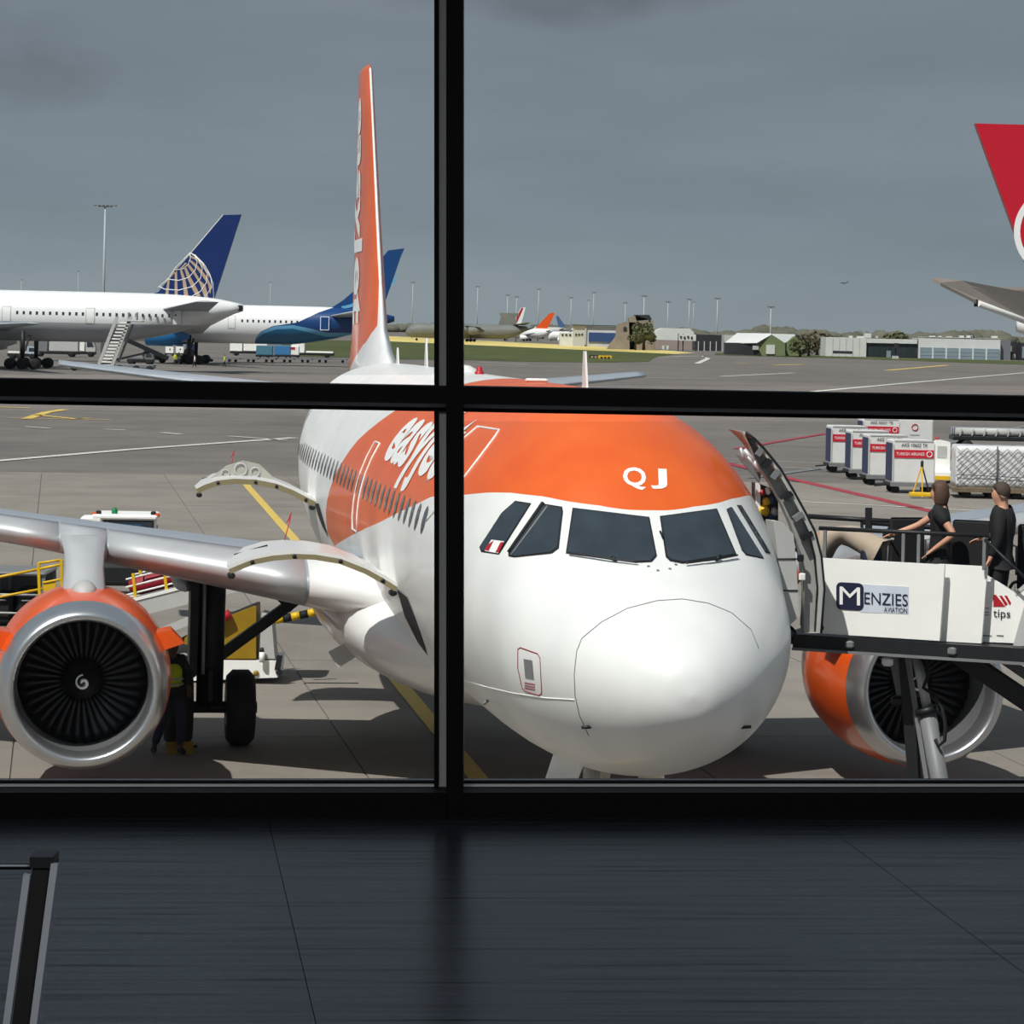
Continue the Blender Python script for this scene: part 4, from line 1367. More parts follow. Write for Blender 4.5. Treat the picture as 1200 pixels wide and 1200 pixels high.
MB().lathe([(-.125, .02), (-.125, .05), (.125, .05), (.125, .02)], tuple(T(-.22, -.02, .12)), 'Y', 14).build('roller_hub', M_GREY, truck)
MB().bevbox(tuple(T(.95, -.27, .1)), (.12, .12, .1), .02).build('lamp_box', M_DECALW, truck)
# rails
def rail(p, q, c, r, m, name='rail'):
    return MB().tube(Tp(*p, c), Tp(*q, c), r, r, 8).build(name, m, truck)
rail((960, 619), (1158, 628), .1, .024, M_DARK)
for x, y0 in ((967, 619), (1059, 623), (1077, 624), (1154, 627)):
    MB().beam(Tp(x, y0, .1), Tp(x - 1, 668, .1), .035, .035).build('rail_post', M_GREY, truck)
rail((1154, 632), (1215, 690), .08, .016, M_DARK)
rail((946, 605), (1044, 611), 2.2, .03, M_DARK)
rail((1012, 612), (1120, 620), 2.2, .03, M_DARK)
for x, y0, y1, w in ((1018, 595, 640, .07), (1010, 610, 655, .03), (1060, 612, 660, .05), (1115, 618, 660, .05)):
    MB().beam(Tp(x, y0, 2.2), Tp(x, y1, 2.2), w, w).build('rail_post', M_DARK, truck)
# lifting mast below the deck
base = G(1092, 930)
def Lp(px, py, c): return Tp(px, py, c)
MB().beam(Lp(1047, 762, .7), Lp(1058, 815, .7), .16, .1).build('mast_section', M_GREY, truck)
MB().beam(Lp(1060, 762, .62), Lp(1072, 920, .62), .14, .12).build('mast_section', M_DARK, truck)
MB().beam(Lp(1062, 762, .5), Lp(1110, 1060, .5), .05, .05).build('mast_section', M_GREY, truck)
MB().tube(Lp(1073, 765, .45), Lp(1087, 832, .45), .055, .055, 12).build('hydraulic_rod', M_ALU, truck)
MB().tube(Lp(1086, 832, .45), Lp(1130, 1070, .45), .1, .1, 14).build('hydraulic_cylinder', M_GREY, truck)
MB().tube(Lp(1085, 829, .45), Lp(1087, 836, .45), .13, .13, 14).build('cylinder_collar', M_DARK, truck)
MB().beam(Lp(1070, 850, .75), Lp(1094, 1060, .75), .18, .14).build('mast_section', M_DARK, truck)
MB().bevbox(tuple(Lp(1065, 822, .66)), (.4, .14, .12), .03).build('mast_pivot', M_DARK, truck)
MB().beam(Lp(1120, 765, .5), Lp(1290, 880, .5), .16, .2).build('scissor_arm', M_DARK, truck)
MB().beam(Lp(1165, 765, 1.2), Lp(1260, 830, 1.2), .1, .1).build('scissor_arm', M_GREY, truck)
hose = [Lp(x, y, .35) for x, y in ((1080, 770), (1088, 790), (1082, 806), (1096, 815), (1104, 830), (1108, 850), (1107, 868), (1100, 874), (1096, 866))]
MB().path(hose, .022, 8).build('hydraulic_hose', M_BLACK, truck)
gz = Lp(1110, 1060, .5)
cx, cy = gz.x + 1.6, gz.y - .3
MB().bevbox((cx, cy + 1.0, .75), (5.2, 2.2, .5), .08).build('chassis', M_DARK, truck)
for ax in (-1.8, 1.8):
    for sy in (0, 2.0):
        MB().wheel((cx + ax, cy + sy, .45), .45, .28, 'Y', 20).build('wheel', M_BLACK, truck)
for dx in (.0, .9):
    MB().beam((gz.x - .1 + dx, gz.y + .2, .9), (gz.x - .1 + dx, gz.y + .2, .9 + .3), .3, .3).build('mast_foot', M_DARK, truck)

# people and seats on the platform
FLZ = DECK + .002
def deck_at(px, c):
    p = Tp(px, 700, c)
    return Vector((p.x, p.y, FLZ))
M_BEIGESH = mat('beige_cloth', (176, 160, 142), .8, var=.06)
M_NAVYCL = mat('navy_cloth', (34, 40, 62), .8, var=.06)
M_BLACKCL = mat('black_cloth', (20, 20, 23), .8, var=.1)
w0 = deck_at(1100, 1.0)
person('person with brown hair in black short-sleeved top reaching across the lift truck platform', w0, math.radians(-112),
       dict(shr=(-.17, -.03, 1.40), elr=(-.16, -.30, 1.22), wrr=(-.10, -.55, 1.12), shl=(.17, .02, 1.40), ell=(.24, .22, 1.16), wrl=(.20, -.02, .98)),
       shirt=M_BLACKCL, trousers=M_NAVYCL, hair=mat('brown_hair', (84, 60, 46), .7), longhair=True, bulk=1.2)
m0 = deck_at(1172, .95)
person('person with short cropped hair in a black suit standing beside the platform seats', m0, math.radians(-115), dict(elr=(-.22, -.08, 1.15), wrr=(-.16, -.24, 1.10)),
       shirt=M_BLACKCL, trousers=M_BLACKCL, hair=mat('cropped_hair', (72, 58, 48), .8), sleeve='long', scale=1.01, bulk=1.25)
b0 = deck_at(1016, .75)
person('person in beige jacket bending far forward at the jet doorway', b0, math.radians(-90 - math.degrees(TYAW)),
       dict(pelvis=(0, .0, 1.0), spine=(0, -.20, 1.10), chest=(0, -.42, 1.13), neck=(0, -.60, 1.06), h0=(0, -.68, 1.0), h1=(0, -.75, .95), h2=(0, -.81, .90),
            shl=(.17, -.46, 1.08), ell=(.2, -.54, .80), wrl=(.2, -.70, .62), shr=(-.17, -.46, 1.08), elr=(-.2, -.54, .80), wrr=(-.2, -.70, .62), hil=(.09, .06, .92), hir=(-.09, .06, .92), knl=(.1, .02, .50), knr=(-.1, .02, .50)),
       shirt=M_BEIGESH, trousers=M_NAVYCL, hair=M_DARK, sleeve='long', bulk=1.3)
def wheelchair(label, loc, rz, group=None):
    t = thing('wheelchair', label, 'wheelchair', loc, rz, group)
    MB().bevbox((0, 0, .48), (.46, .46, .06), .02).build('seat', M_BLACKCL, t)
    MB().bevbox((0, .24, .90), (.46, .06, .76), .03).build('backrest', M_BLACKCL, t)
    for s_ in (-1, 1):
        w_ = MB()
        pts = [(s_ * .3, .1 + .3 * math.cos(a), .3 + .3 * math.sin(a)) for a in [2 * math.pi * k / 24 for k in range(25)]]
        w_.path(pts, .018, 6)
        wh = w_.build('wheel', M_BLACK, t)
        for k in range(6):
            a = math.pi * k / 6
            MB().path([(s_ * .3, .1 + .3 * math.cos(a), .3 + .3 * math.sin(a)), (s_ * .3, .1 - .3 * math.cos(a), .3 - .3 * math.sin(a))], .004, 4).build('spoke', M_ALU, wh)
        MB().wheel((s_ * .24, -.3, .09), .09, .03, 'X', 14).build('caster', M_BLACK, t)
        MB().path([(s_ * .24, -.3, .12), (s_ * .24, -.26, .48), (s_ * .24, -.25, .68), (s_ * .24, .24, .70), (s_ * .24, .25, 1.02), (s_ * .24, .36, 1.04)], .014, 6).build('side_frame', M_ALU, t)
        MB().bevbox((s_ * .24, -.02, .72), (.05, .34, .03), .01).build('armrest', M_BLACKCL, t)
    MB().bevbox((0, -.42, .12), (.36, .14, .02), .006).build('footrest', M_DARK, t)
    return t
wheelchair('black wheelchair between the bending person and the brown-haired person on the lift platform', deck_at(1050, 1.75), math.radians(200))
wheelchair('black wheelchair between the two standing people in black on the lift platform', deck_at(1142, 1.85), math.radians(160))
wheelchair('black wheelchair behind the person in the black suit on the lift platform', deck_at(1222, 1.55), math.radians(150))
bag = thing('shoulder_bag', 'black shoulder bag propped on the wheelchair beside the bending person', 'bag', deck_at(1050, 1.75) + Vector((0.02, -.02, .515)), math.radians(20))
MB().bevbox((0, 0, .32), (.38, .24, .64), .06).build('bag_body', M_BLACKCL, bag)
MB().path([(-.14, 0, .62), (-.1, 0, .74), (.1, 0, .74), (.14, 0, .62)], .014, 6).build('strap', M_DARK, bag)
# ================================================================== ground equipment beside the jet (starboard)
M_YSHADE = mat('dull_yellow_shaded', (150, 118, 10), .5, var=.06)  # yellow darkened in its base colour to carry the wing's shade
M_BAGRED = mat('red_bag', (150, 20, 40), .6, var=.1)
bl = thing('belt_loader', 'grey belt loader with yellow cover and white chassis under the jet\'s wing', 'belt loader', (0, 0, 0))
D0 = 50.5
def B(px, py, dd=0.0): return W(px, py, D0 + dd)
lo, hi = B(20, 748), B(322, 672)
for dd in (0, .95):
    o = Vector((0, dd, 0))
    MB().beam(lo + o, hi + o, .08, .30).build('conveyor_beam', M_LGREY if dd == 0 else M_GREY, bl)
    MB().beam(lo + o + Vector((0, -.045, .17)), hi + o + Vector((0, -.045, .17)), .03, .06).build('beam_trim', M_DECALW, bl)
    for k, zr in enumerate((.28, .42, .56)):
        a, c_ = lo.lerp(hi, .42) + o, lo.lerp(hi, .86) + o
        MB().tube(a + Vector((0, 0, zr)), c_ + Vector((0, 0, zr)), .018, .018, 6).build('side_rail', M_DECALW, bl)
    for k in (.46, .58, .72, .84):
        p = lo.lerp(hi, k) + o
        MB().beam(p + Vector((0, 0, .15)), p + Vector((-.06, 0, .62)), .06, .05).build('rail_post', M_YELLOW, bl)
MB().prism([lo + Vector((0, .05, .13)), hi + Vector((0, .05, .13)), hi + Vector((0, .9, .13)), lo + Vector((0, .9, .13))], (0, 0, .03)).build('belt', M_BLACK, bl)
# lower frame, cover, chassis, wheels
MB().prism([B(225, 740), B(296, 711), B(300, 711), B(300, 772), B(216, 772), B(216, 748)], (0, .9, 0)).build('engine_cover', M_YSHADE, bl)
MB().prism([B(306, 719), B(318, 722), B(322, 772), B(304, 772)], (0, .7, 0)).build('cab_panel', M_LGREY, bl)
MB().prism([B(170, 773), B(327, 774), B(325, 794), B(170, 800)], (0, 1.3, 0)).build('chassis', M_PANEL, bl)
MB().beam(B(140, 760), B(240, 720), .08, .14).build('lift_arm', M_LGREY, bl)
MB().tube(B(255, 728, -.1), B(270, 719, -.1), .085, .085, 12).build('fire_extinguisher', M_RED, bl)
MB().tube(B(307, 776, -.1), B(307, 764, -.1), .05, .05, 10).build('beacon', M_DECALW, bl)
MB().tube(B(307, 764, -.1), B(307, 759, -.1), .045, .03, 10).build('beacon_cap', M_DARK, bl)
for px in (216, 120):
    c_ = B(px, 800, .1)
    for dd in (0, 1.1):
        w_ = MB().wheel((c_.x, c_.y + dd, .36), .36, .22, 'Y', 20).build('wheel', M_BLACK, bl)
        MB().lathe([(-.115, .17), (-.1, .05), (.1, .05), (.115, .17)], (c_.x, c_.y + dd, .36), 'Y', 16).build('wheel_rim', M_LGREY, w_)
MB().lathe([(-.01, .0), (-.01, .05), (.01, .05)], tuple(B(300, 789, -.02)), 'Y', 12).build('reflector', M_YSHADE, bl)
for k, (p, q) in enumerate((((328, 768), (325, 785)), ((325, 786), (330, 790)))):
    MB().beam(B(*p), B(*q), .06, .1).build('tow_hitch', M_DARK, bl)
MB().tube(B(331, 716), B(347, 694), .05, .04, 8).build('hose_arm', M_LGREY, bl)
for k in range(6):
    a, c_ = B(322 + k * 9.8, 727 - k * 2.0, -.4), B(322 + (k + 1) * 9.8, 727 - (k + 1) * 2.0, -.4)
    MB().tube(a, c_, .07, .07, 10).build('striped_bumper', M_YELLOW if k % 2 == 0 else M_BLACK, bl)
# yellow guard rails at the loader's low end
yr = thing('guard_rail', 'yellow tubular guard rail at the low end of the belt loader', 'railing', (0, 0, 0))
DY = 47.2
def Y(px, py): return W(px, py, DY)
for p, q, r in (((-40, 684), (45, 667), .022), ((45, 667), (74, 661), .022), ((-40, 707), (50, 690), .022), ((45, 660), (72, 656), .02), ((50, 683), (76, 678), .02)):
    MB().tube(Y(*p), Y(*q), r, r, 8).build('rail', M_YELLOW, yr)
for p, q in (((45, 660), (53, 742)), ((72, 656), (76, 738)), ((-38, 684), (-36, 760))):
    MB().beam(Y(*p), Vector((Y(*q).x, Y(*q).y, 0)), .045, .045).build('post', M_YELLOW, yr)
MB().prism([Y(50, 685), Y(66, 682), Y(64, 696), Y(52, 700)], (0, .03, 0)).build('warning_plate', M_YELLOW, yr)
# grey baggage cart
cart = thing('baggage_cart', 'grey open baggage cart behind the yellow guard rail', 'cart', (0, 0, 0))
DC = 54.0
def Cc(px, py, d=0): return W(px, py, DC + d)
x0, x1 = Cc(-40, 0).x, Cc(66, 0).x
zb, zt_ = .45, Cc(20, 672).z
for x in (x0, (x0 + x1) / 2, x1):
    for d in (0, 1.3):
        MB().beam((x, DC + d, zb), (x, DC + d, zt_), .06, .06).build('cart_post', M_GREY, cart)
MB().bevbox(((x0 + x1) / 2, DC + .65, zb), (x1 - x0, 1.4, .12), .03).build('cart_deck', M_GREY, cart)
MB().bevbox(((x0 + x1) / 2, DC + .65, zt_), (x1 - x0 + .1, 1.45, .07), .03).build('cart_roof', M_GREY, cart)
for z in (.8, 1.15):
    MB().tube((x0, DC, z), (x1, DC, z), .02, .02, 6).build('cart_rail', M_LGREY, cart)
MB().box(((x0 + x1) / 2, DC + 1.3, (zb + zt_) / 2), (x1 - x0, .03, zt_ - zb - .1)).build('cart_back', mat('canvas_grey', (92, 95, 100), .8), cart)
for x in (x0 + .25, x1 - .25):
    for d in (.1, 1.2):
        MB().wheel((x, DC + d, .2), .2, .12, 'Y', 16).build('wheel', M_BLACK, cart)
for k, (f_, m) in enumerate(((.2, M_NAVY), (.5, M_BLACK), (.8, M_DARK))):
    s_ = thing('suitcase', ['navy suitcase lying in the grey baggage cart', 'black suitcase in the middle of the grey baggage cart', 'charcoal suitcase in the grey baggage cart beside the rail plate'][k], 'suitcase', (x0 + (x1 - x0) * f_, DC + .65, zb + .065))
    MB().bevbox((0, 0, .28 + .05 * k), (.45, .7, .5 + .1 * k), .06).build('shell', m, s_)
    MB().path([(-.1, -.36, .5), (-.1, -.40, .5), (.1, -.40, .5), (.1, -.36, .5)], .015, 6).build('handle', M_GREY, s_)
# red holdall on the belt
hb_ = lo.lerp(hi, .535)
rb = thing('holdall_bag', 'long red holdall lying on the belt loader conveyor', 'bag', (hb_.x, hb_.y + .45, hb_.z + .19))
ang = math.atan2(hi.z - lo.z, hi.x - lo.x)
rb.rotation_euler = (0, -ang, 0)
MB().lathe([(-.5, .02), (-.47, .13), (-.3, .17), (.3, .17), (.47, .13), (.5, .02)], (0, 0, .17), 'X', 18).build('bag_body', M_BAGRED, rb)
MB().path([(-.2, -.17, .2), (-.15, -.2, .34), (.15, -.2, .34), (.2, -.17, .2)], .018, 6).build('bag_handle', M_DARK, rb)
r2 = copy_tree(rb)
r2.location = lo.lerp(hi, .69) + Vector((0, .45, .19))
r2.scale = (.42, .9, .85)
r2['label'] = 'short dark red bag higher up the belt loader conveyor'
# hi-vis worker under the wing
pw = G(199, 884)
person('person in hi-vis vest and dark trousers walking beside the jet engine', pw, math.radians(25),
       dict(knl=(.12, -.14, .52), anl=(.14, -.05, .10), tol=(.15, -.22, .04), knr=(-.12, .0, .50), anr=(-.2, .16, .10), tor=(-.24, .02, .04), ell=(.25, -.05, 1.15), wrl=(.2, -.22, 1.0)),
       shirt=M_BLACKCL, trousers=M_NAVYCL, hair=M_BLACK, skin=M_SKIN2, sleeve='long', vest=M_HIVIS, cap=M_BLACKCL)
# yellow chocks at the main wheels
for k, px in enumerate((212,)):
    wpt = A(16.11, 3.795 + (.465 if k == 0 else -.465), 0)
    f_ = A(16.11 - .78, 3.795 + (.465 if k == 0 else -.465), 0)
    ck = tag(MB().prism([(-.11, -.2, 0), (.14, -.2, 0), (.10, -.2, .12), (.0, -.2, .17)], (0, .4, 0)).build('wheel_chock', M_YSHADE), 'yellow wheel chock in front of the %s main wheel' % ('outer' if k == 0 else 'inner'), 'chock')
    ck.location = f_
    ck.rotation_euler = (0, 0, math.pi / 2 + PSI)
    MB().path([(0, -.2, .1), (0, -.26, .1)], .02, 6).build('grip', M_BLACK, ck)
# low white tractor seen over the wing
vt = W(148, 606, 66)
tv_ = thing('pushback_tractor', 'low white tractor with dark glazed cab and green beacon beyond the wing', 'tractor', (vt.x, vt.y, 0), math.radians(4))
topz = W(148, 601, 66).z
MB().bevbox((0, 0, .55), (2.6, 1.6, .5), .08).build('body', M_DARK, tv_)
MB().bevbox((.1, 0, topz - .35), (1.15, 1.3, .5), .05).build('cab_glazing', M_GLASS, tv_)
MB().bevbox((0, 0, topz - .06), (1.5, 1.4, .12), .04).build('cab_roof', M_PANEL, tv_)
MB().bevbox((-.75, -.4, topz - .2), (.5, .6, .3), .05).build('side_bin', M_PANEL, tv_)
MB().lathe([(0, .07), (.1, .07), (.14, .03), (.14, 0)], (-.25, -.3, topz), 'Z', 12).build('beacon', mat('green_beacon', (20, 120, 70), .4), tv_)
for sx_ in (-.6, .65):
    MB().bevbox((sx_, -.5, topz + .03), (.12, .1, .1), .02).build('work_lamp', M_DARK, tv_)
    MB().bevbox((sx_ * 1.15, -.52, topz + .0), (.1, .08, .09), .02).build('marker_lamp', M_ORANGE, tv_)
MB().box((.1, -.66, topz - .26), (.6, .01, .1)).build('display_board', mat('display_blue', (30, 80, 110), .3), tv_)
for a in (-.4, -.1, .2, .5, .75):
    MB().box((a, -.665, topz - .4), (.02, .02, .36)).build('cab_pillar', M_DARK, tv_)
for sx_ in (-.85, .85):
    for sy in (-.75, .75):
        MB().wheel((sx_, sy, .35), .35, .25, 'Y', 18).build('wheel', M_BLACK, tv_)

# ================================================================== cargo on dollies (port side, beyond the lift truck)
M_ULD = mat('container_white', (222, 222, 220), .5, var=.04)
M_CURT = mat('container_curtain', (52, 62, 92), .7, var=.06)
M_BAND = mat('container_red', (196, 26, 50), .5)
GRP = 'white cargo containers on dollies'
def dolly(loc, rz, w, d, label, group='cargo dollies'):
    t = thing('cargo_dolly', label, 'dolly', loc, rz, group)
    MB().bevbox((0, 0, .36), (w, d, .12), .03).build('deck', M_DARK, t)
    MB().box((0, -d / 2 - .02, .36), (w, .04, .16)).build('edge_rail', M_GREY, t)
    MB().beam((-w / 2, 0, .3), (-w / 2 - .5, 0, .25), .06, .06).build('tow_bar', M_DARK, t)
    for sx_ in (-w * .36, w * .36):
        for sy in (-d * .36, d * .36):
            MB().wheel((sx_, sy, .16), .16, .1, 'Y', 14).build('wheel', M_BLACK, t)
    return t
def uld(loc, rz, w, d, h, label, code, plain=False):
    t = thing('cargo_container', label, 'container', loc, rz)
    body = MB()
    r = .14
    prof = [(-w / 2, 0), (w / 2, 0), (w / 2, h - r), (w / 2 - r, h), (-w / 2 + r * .4, h), (-w / 2, h - r * .4)]
    body.prism([(x, -d / 2, z) for x, z in prof], (0, d, 0))
    b_ = body.build('shell', M_ULD, t)
    MB().box((-w / 2 - .012, 0, h * .48), (.02, d * .9, h * .88)).build('side_curtain', M_CURT, t)
    for z in (.03, h - .03):
        MB().box((0, -d / 2 - .01, z), (w * .92, .03, .05)).build('frame_rail', M_LGREY, t)
    for x in (-w / 2 + .03, w / 2 - .03):
        MB().box((x, -d / 2 - .01, h * .46), (.05, .03, h * .88)).build('frame_post', M_LGREY, t)
    if not plain:
        bd = MB().box((0, -d / 2 - .02, h * .68), (w * .92, .02, h * .19)).build('red_band', M_BAND, t)
        put_text('TURKISH AIRLINES', bd, (-w * .42, -d / 2 - .032, h * .645), (1, 0, 0), (0, 0, 1), w * .66, h * .07, M_DECALW)
        pts = [(w * .36 + .11 * math.cos(a), -d / 2 - .034, h * .68 + .11 * math.sin(a)) for a in [2 * math.pi * k / 18 for k in range(19)]]
        MB().path(pts, .018, 5).build('ring_emblem', M_DECALW, bd)
    else:
        pts = [(.16 * math.cos(a), -d / 2 - .03, h * .72 + .16 * math.sin(a)) for a in [2 * math.pi * k / 18 for k in range(19)]]
        MB().path(pts, .02, 5).build('ring_emblem', M_BAND, t)
        MB().box((0, -d / 2 - .012, h * .5), (.5, .01, .06)).build('small_print', M_LGREY, t)
    if code: put_text(code, t, (-w * .3, -d / 2 - .02, h * .84), (1, 0, 0), (0, 0, 1), w * .62, h * .09, M_INK)
    return t
spots = [((1066, 577), 'AKE 10602 TK', 1.62, 'white container with red band and navy side curtain, beside the yellow tripod'),
         ((1037, 568), 'AKE 13062 TK', 1.62, 'white container with red band, second in the dolly row from the yellow tripod'),
         ((1016, 561), 'AKE 22016 TK', 1.62, 'white container with red band, third in the dolly row from the yellow tripod'),
         ((992, 553), 'AKE 41023 TK', 1.62, 'white container at the far end of the dolly row from the yellow tripod')]
RZ = math.radians(3)
DL = ['low dark dolly under the container beside the yellow tripod', 'low dark dolly second from the yellow tripod', 'low dark dolly third from the yellow tripod', 'low dark dolly ending the container row']
for (p, code, h, lab), dlab in zip(spots, DL):
    g = G(*p)
    dolly((g.x, g.y, 0), RZ, 1.95, 1.7, dlab)
    uld((g.x, g.y, .425), RZ, 1.75, 1.5, h + .12, lab, code)
for (px, py, lab, code, pl) in ((1029, 540, 'white container with red band standing alone behind the dolly row', 'AKE 50231 TK', False), (1068, 538, 'plain white container with small red emblem behind the dolly row', '', True)):
    g = G(px, py)
    dolly((g.x, g.y, 0), RZ, 2.1, 1.7, 'low dark dolly under the ' + lab, 'rear dollies')
    uld((g.x, g.y, .425), RZ, 1.9, 1.5, 1.75, lab, code, pl)
# netted pallet of white cargo
g = G(1165, 583)
pl = thing('cargo_pallet', 'large white plastic-wrapped cargo block under a net on a brown pallet dolly', 'cargo', (g.x + .3, g.y, 0), math.radians(-3))
M_WRAP = mat('plastic_wrap', (222, 223, 224), .35, var=.05, scale=2.5, bump=.8)
MB().bevbox((0, 0, .38), (4.2, 2.5, .14), .03).build('pallet_deck', M_WOODTRAY, pl)
MB().beam((-2.1, -1.2, .3), (2.1, -1.2, .3), .12, .1).build('deck_beam', M_WOODTRAY, pl)
for sx_ in (-1.5, -.5, .5, 1.5):
    for sy in (-1, 1):
        MB().wheel((sx_, sy, .17), .17, .12, 'Y', 14).build('wheel', M_BLACK, pl)
wr = MB()
rnd = random.Random(8)
n1, n2 = 18, 10
zs = [.46 + 1.62 * k / (n2 - 1) for k in range(n2)]
def per(u):
    W_, D_ = 3.9, 2.3
    L_ = 2 * (W_ + D_)
    s_ = u * L_
    if s_ < W_: return (-W_ / 2 + s_, -D_ / 2)
    s_ -= W_
    if s_ < D_: return (W_ / 2, -D_ / 2 + s_)
    s_ -= D_
    if s_ < W_: return (W_ / 2 - s_, D_ / 2)
    s_ -= W_
    return (-W_ / 2, D_ / 2 - s_)
NP = 64
rings = []
for i, z in enumerate(zs):
    ring = []
    for k in range(NP):
        x, y = per(k / NP)
        j_ = 1 + rnd.uniform(-.02, .02) - (.02 if i == n2 - 1 else 0)
        ring.append((x * j_, y * j_, z + rnd.uniform(-.015, .015)))
    rings.append(ring)
wr.rings(rings, cap=True)
wrap = wr.build('wrapped_load', M_WRAP, pl, True)
M_NET = mat('net_grey', (96, 96, 98), .8)
for k in range(-4, 15):
    a = (-1.95 + k * .4, -1.21, .46)
    for sg in (1, -1):
        xa_, xb_ = a[0], a[0] + sg * 1.6
        za, zb2 = .5, 2.0
        lo_t, hi_t = 0.0, 1.0
        for lim in (-1.96, 1.96):
            if (xa_ - lim) * (xb_ - lim) < 0:
                tt = (lim - xa_) / (xb_ - xa_)
                if (xa_ < -1.96 or xa_ > 1.96): lo_t = max(lo_t, tt)
                else: hi_t = min(hi_t, tt)
        if (xa_ < -1.96 and xb_ < -1.96) or (xa_ > 1.96 and xb_ > 1.96): continue
        P_ = lambda q: (xa_ + (xb_ - xa_) * q, -1.235, za + (zb2 - za) * q)
        MB().tube(P_(lo_t), P_(hi_t), .014, .014, 4).build('net_cord', M_NET, pl)
MB().tube((-.35, -1.25, .46), (-.35, -1.25, 2.1), .03, .03, 6).build('net_strap', M_NET, pl)
MB().tube((-1.95, -1.24, .95), (1.95, -1.24, .85), .016, .016, 5).build('net_strap', M_NET, pl)
# dark pipework load beyond the pallet
g2 = G(1172, 545)
pk = thing('pipe_bundle', 'dark bundle of long pipes on a trailer behind the netted cargo block', 'cargo', (g2.x, g2.y, 0), 0)
MB().bevbox((0, 0, .9), (5.0, 1.6, .15), .03).build('trailer_deck', M_DARK, pk)
for k in range(5):
    MB().tube((-2.4, -.6 + .3 * k, 1.12), (2.4, -.6 + .3 * k, 1.12), .13, .13, 10).build('pipe', M_CURT if k % 2 else M_LGREY, pk)
for sx_ in (-1.8, 1.8):
    for sy in (-.7, .7):
        MB().wheel((sx_, sy, .42), .42, .25, 'Y', 16).build('wheel', M_BLACK, pk)
for k in range(8):
    MB().beam((-2.2 + .6 * k, -.82, .98), (-2.1 + .6 * k, -.82, 1.22), .05, .05).build('lashing', M_LGREY, pk)
pk.scale = (1, 1, 1.5)
# white cargo tractor between container row and pallet
g3 = G(1097, 570)
ct = thing('cargo_tractor', 'small white cargo tractor between the container row and the netted block', 'tractor', (g3.x, g3.y, 0), math.radians(-6))
MB().bevbox((0, 0, .5), (1.3, 2.0, .4), .05).build('chassis', M_PANEL, ct)
MB().prism([(-.3, -.4, .7), (.55, -.4, .7), (.55, -.4, 1.9), (.0, -.4, 2.0), (-.3, -.4, 1.7)], (0, 1.2, 0)).build('cab', M_PANEL, ct)
MB().prism([(-.32, -.2, 1.05), (-.32, .6, 1.05), (-.32, .6, 1.65), (-.32, -.2, 1.65)], (-.02, 0, 0)).build('cab_window', M_GLASS, ct)
MB().box((.2, -.41, 1.5), (.4, .03, .5)).build('cab_window', M_LGREY, ct)
MB().box((.1, -1.02, .42), (1.0, .03, .16)).build('warning_stripes', M_YELLOW, ct)
MB().lathe([(0, .08), (.12, .06), (.14, 0)], (.0, 0, 2.0), 'Z', 10).build('beacon', M_RED, ct)
for sx_ in (-.55, .55):
    for sy in (-.7, .7):
        MB().wheel((sx_, sy, .28), .28, .2, 'X', 16).build('wheel', M_BLACK, ct)
# yellow tripod stand
g4 = G(1073, 581)
tp = thing('tripod_stand', 'yellow and black tripod stand in front of the nearest container', 'tripod', (g4.x, g4.y - 1.6, 0))
for k in range(3):
    a = 2 * math.pi * k / 3 + .5
    MB().beam((.42 * math.cos(a), .3 * math.sin(a), .05), (0, 0, 1.3), .045, .045).build('leg', M_YELLOW if k else M_DARK, tp)
MB().lathe([(1.25, .06), (1.45, .06), (1.5, .02)], (0, 0, 0), 'Z', 10).build('head', M_DARK, tp)
MB().bevbox((0, 0, .15), (.95, .5, .16), .03).build('base_tray', M_YELLOW, tp)
# ================================================================== airliners on the far stands
def split_mat(name, top, low, z, rough=.35):
    m = bpy.data.materials.new(name)
    m.use_nodes = True
    t = m.node_tree
    b = t.nodes['Principled BSDF']
    tcn = N(t, 'ShaderNodeTexCoord')
    s_ = N(t, 'ShaderNodeSeparateXYZ')
    t.links.new(tcn.outputs['Object'], s_.inputs[0])
    mm = N(t, 'ShaderNodeMix', data_type='RGBA')
    t.links.new(math_node(t, 'GREATER_THAN', s_.outputs['Z'], z), mm.inputs[0])
    nn = N(t, 'ShaderNodeTexNoise')
    nn.inputs['Scale'].default_value = .8
    t.links.new(tcn.outputs['Object'], nn.inputs[0])
    for k, c in ((6, low), (7, top)):
        l = s2l(c)
        t.links.new(ramp(t, nn.outputs['Fac'], [(.3, tuple(x * .96 for x in l)), (.7, l)]), mm.inputs[k])
    t.links.new(mm.outputs[2], b.inputs['Base Color'])
    b.inputs['Roughness'].default_value = rough
    return m
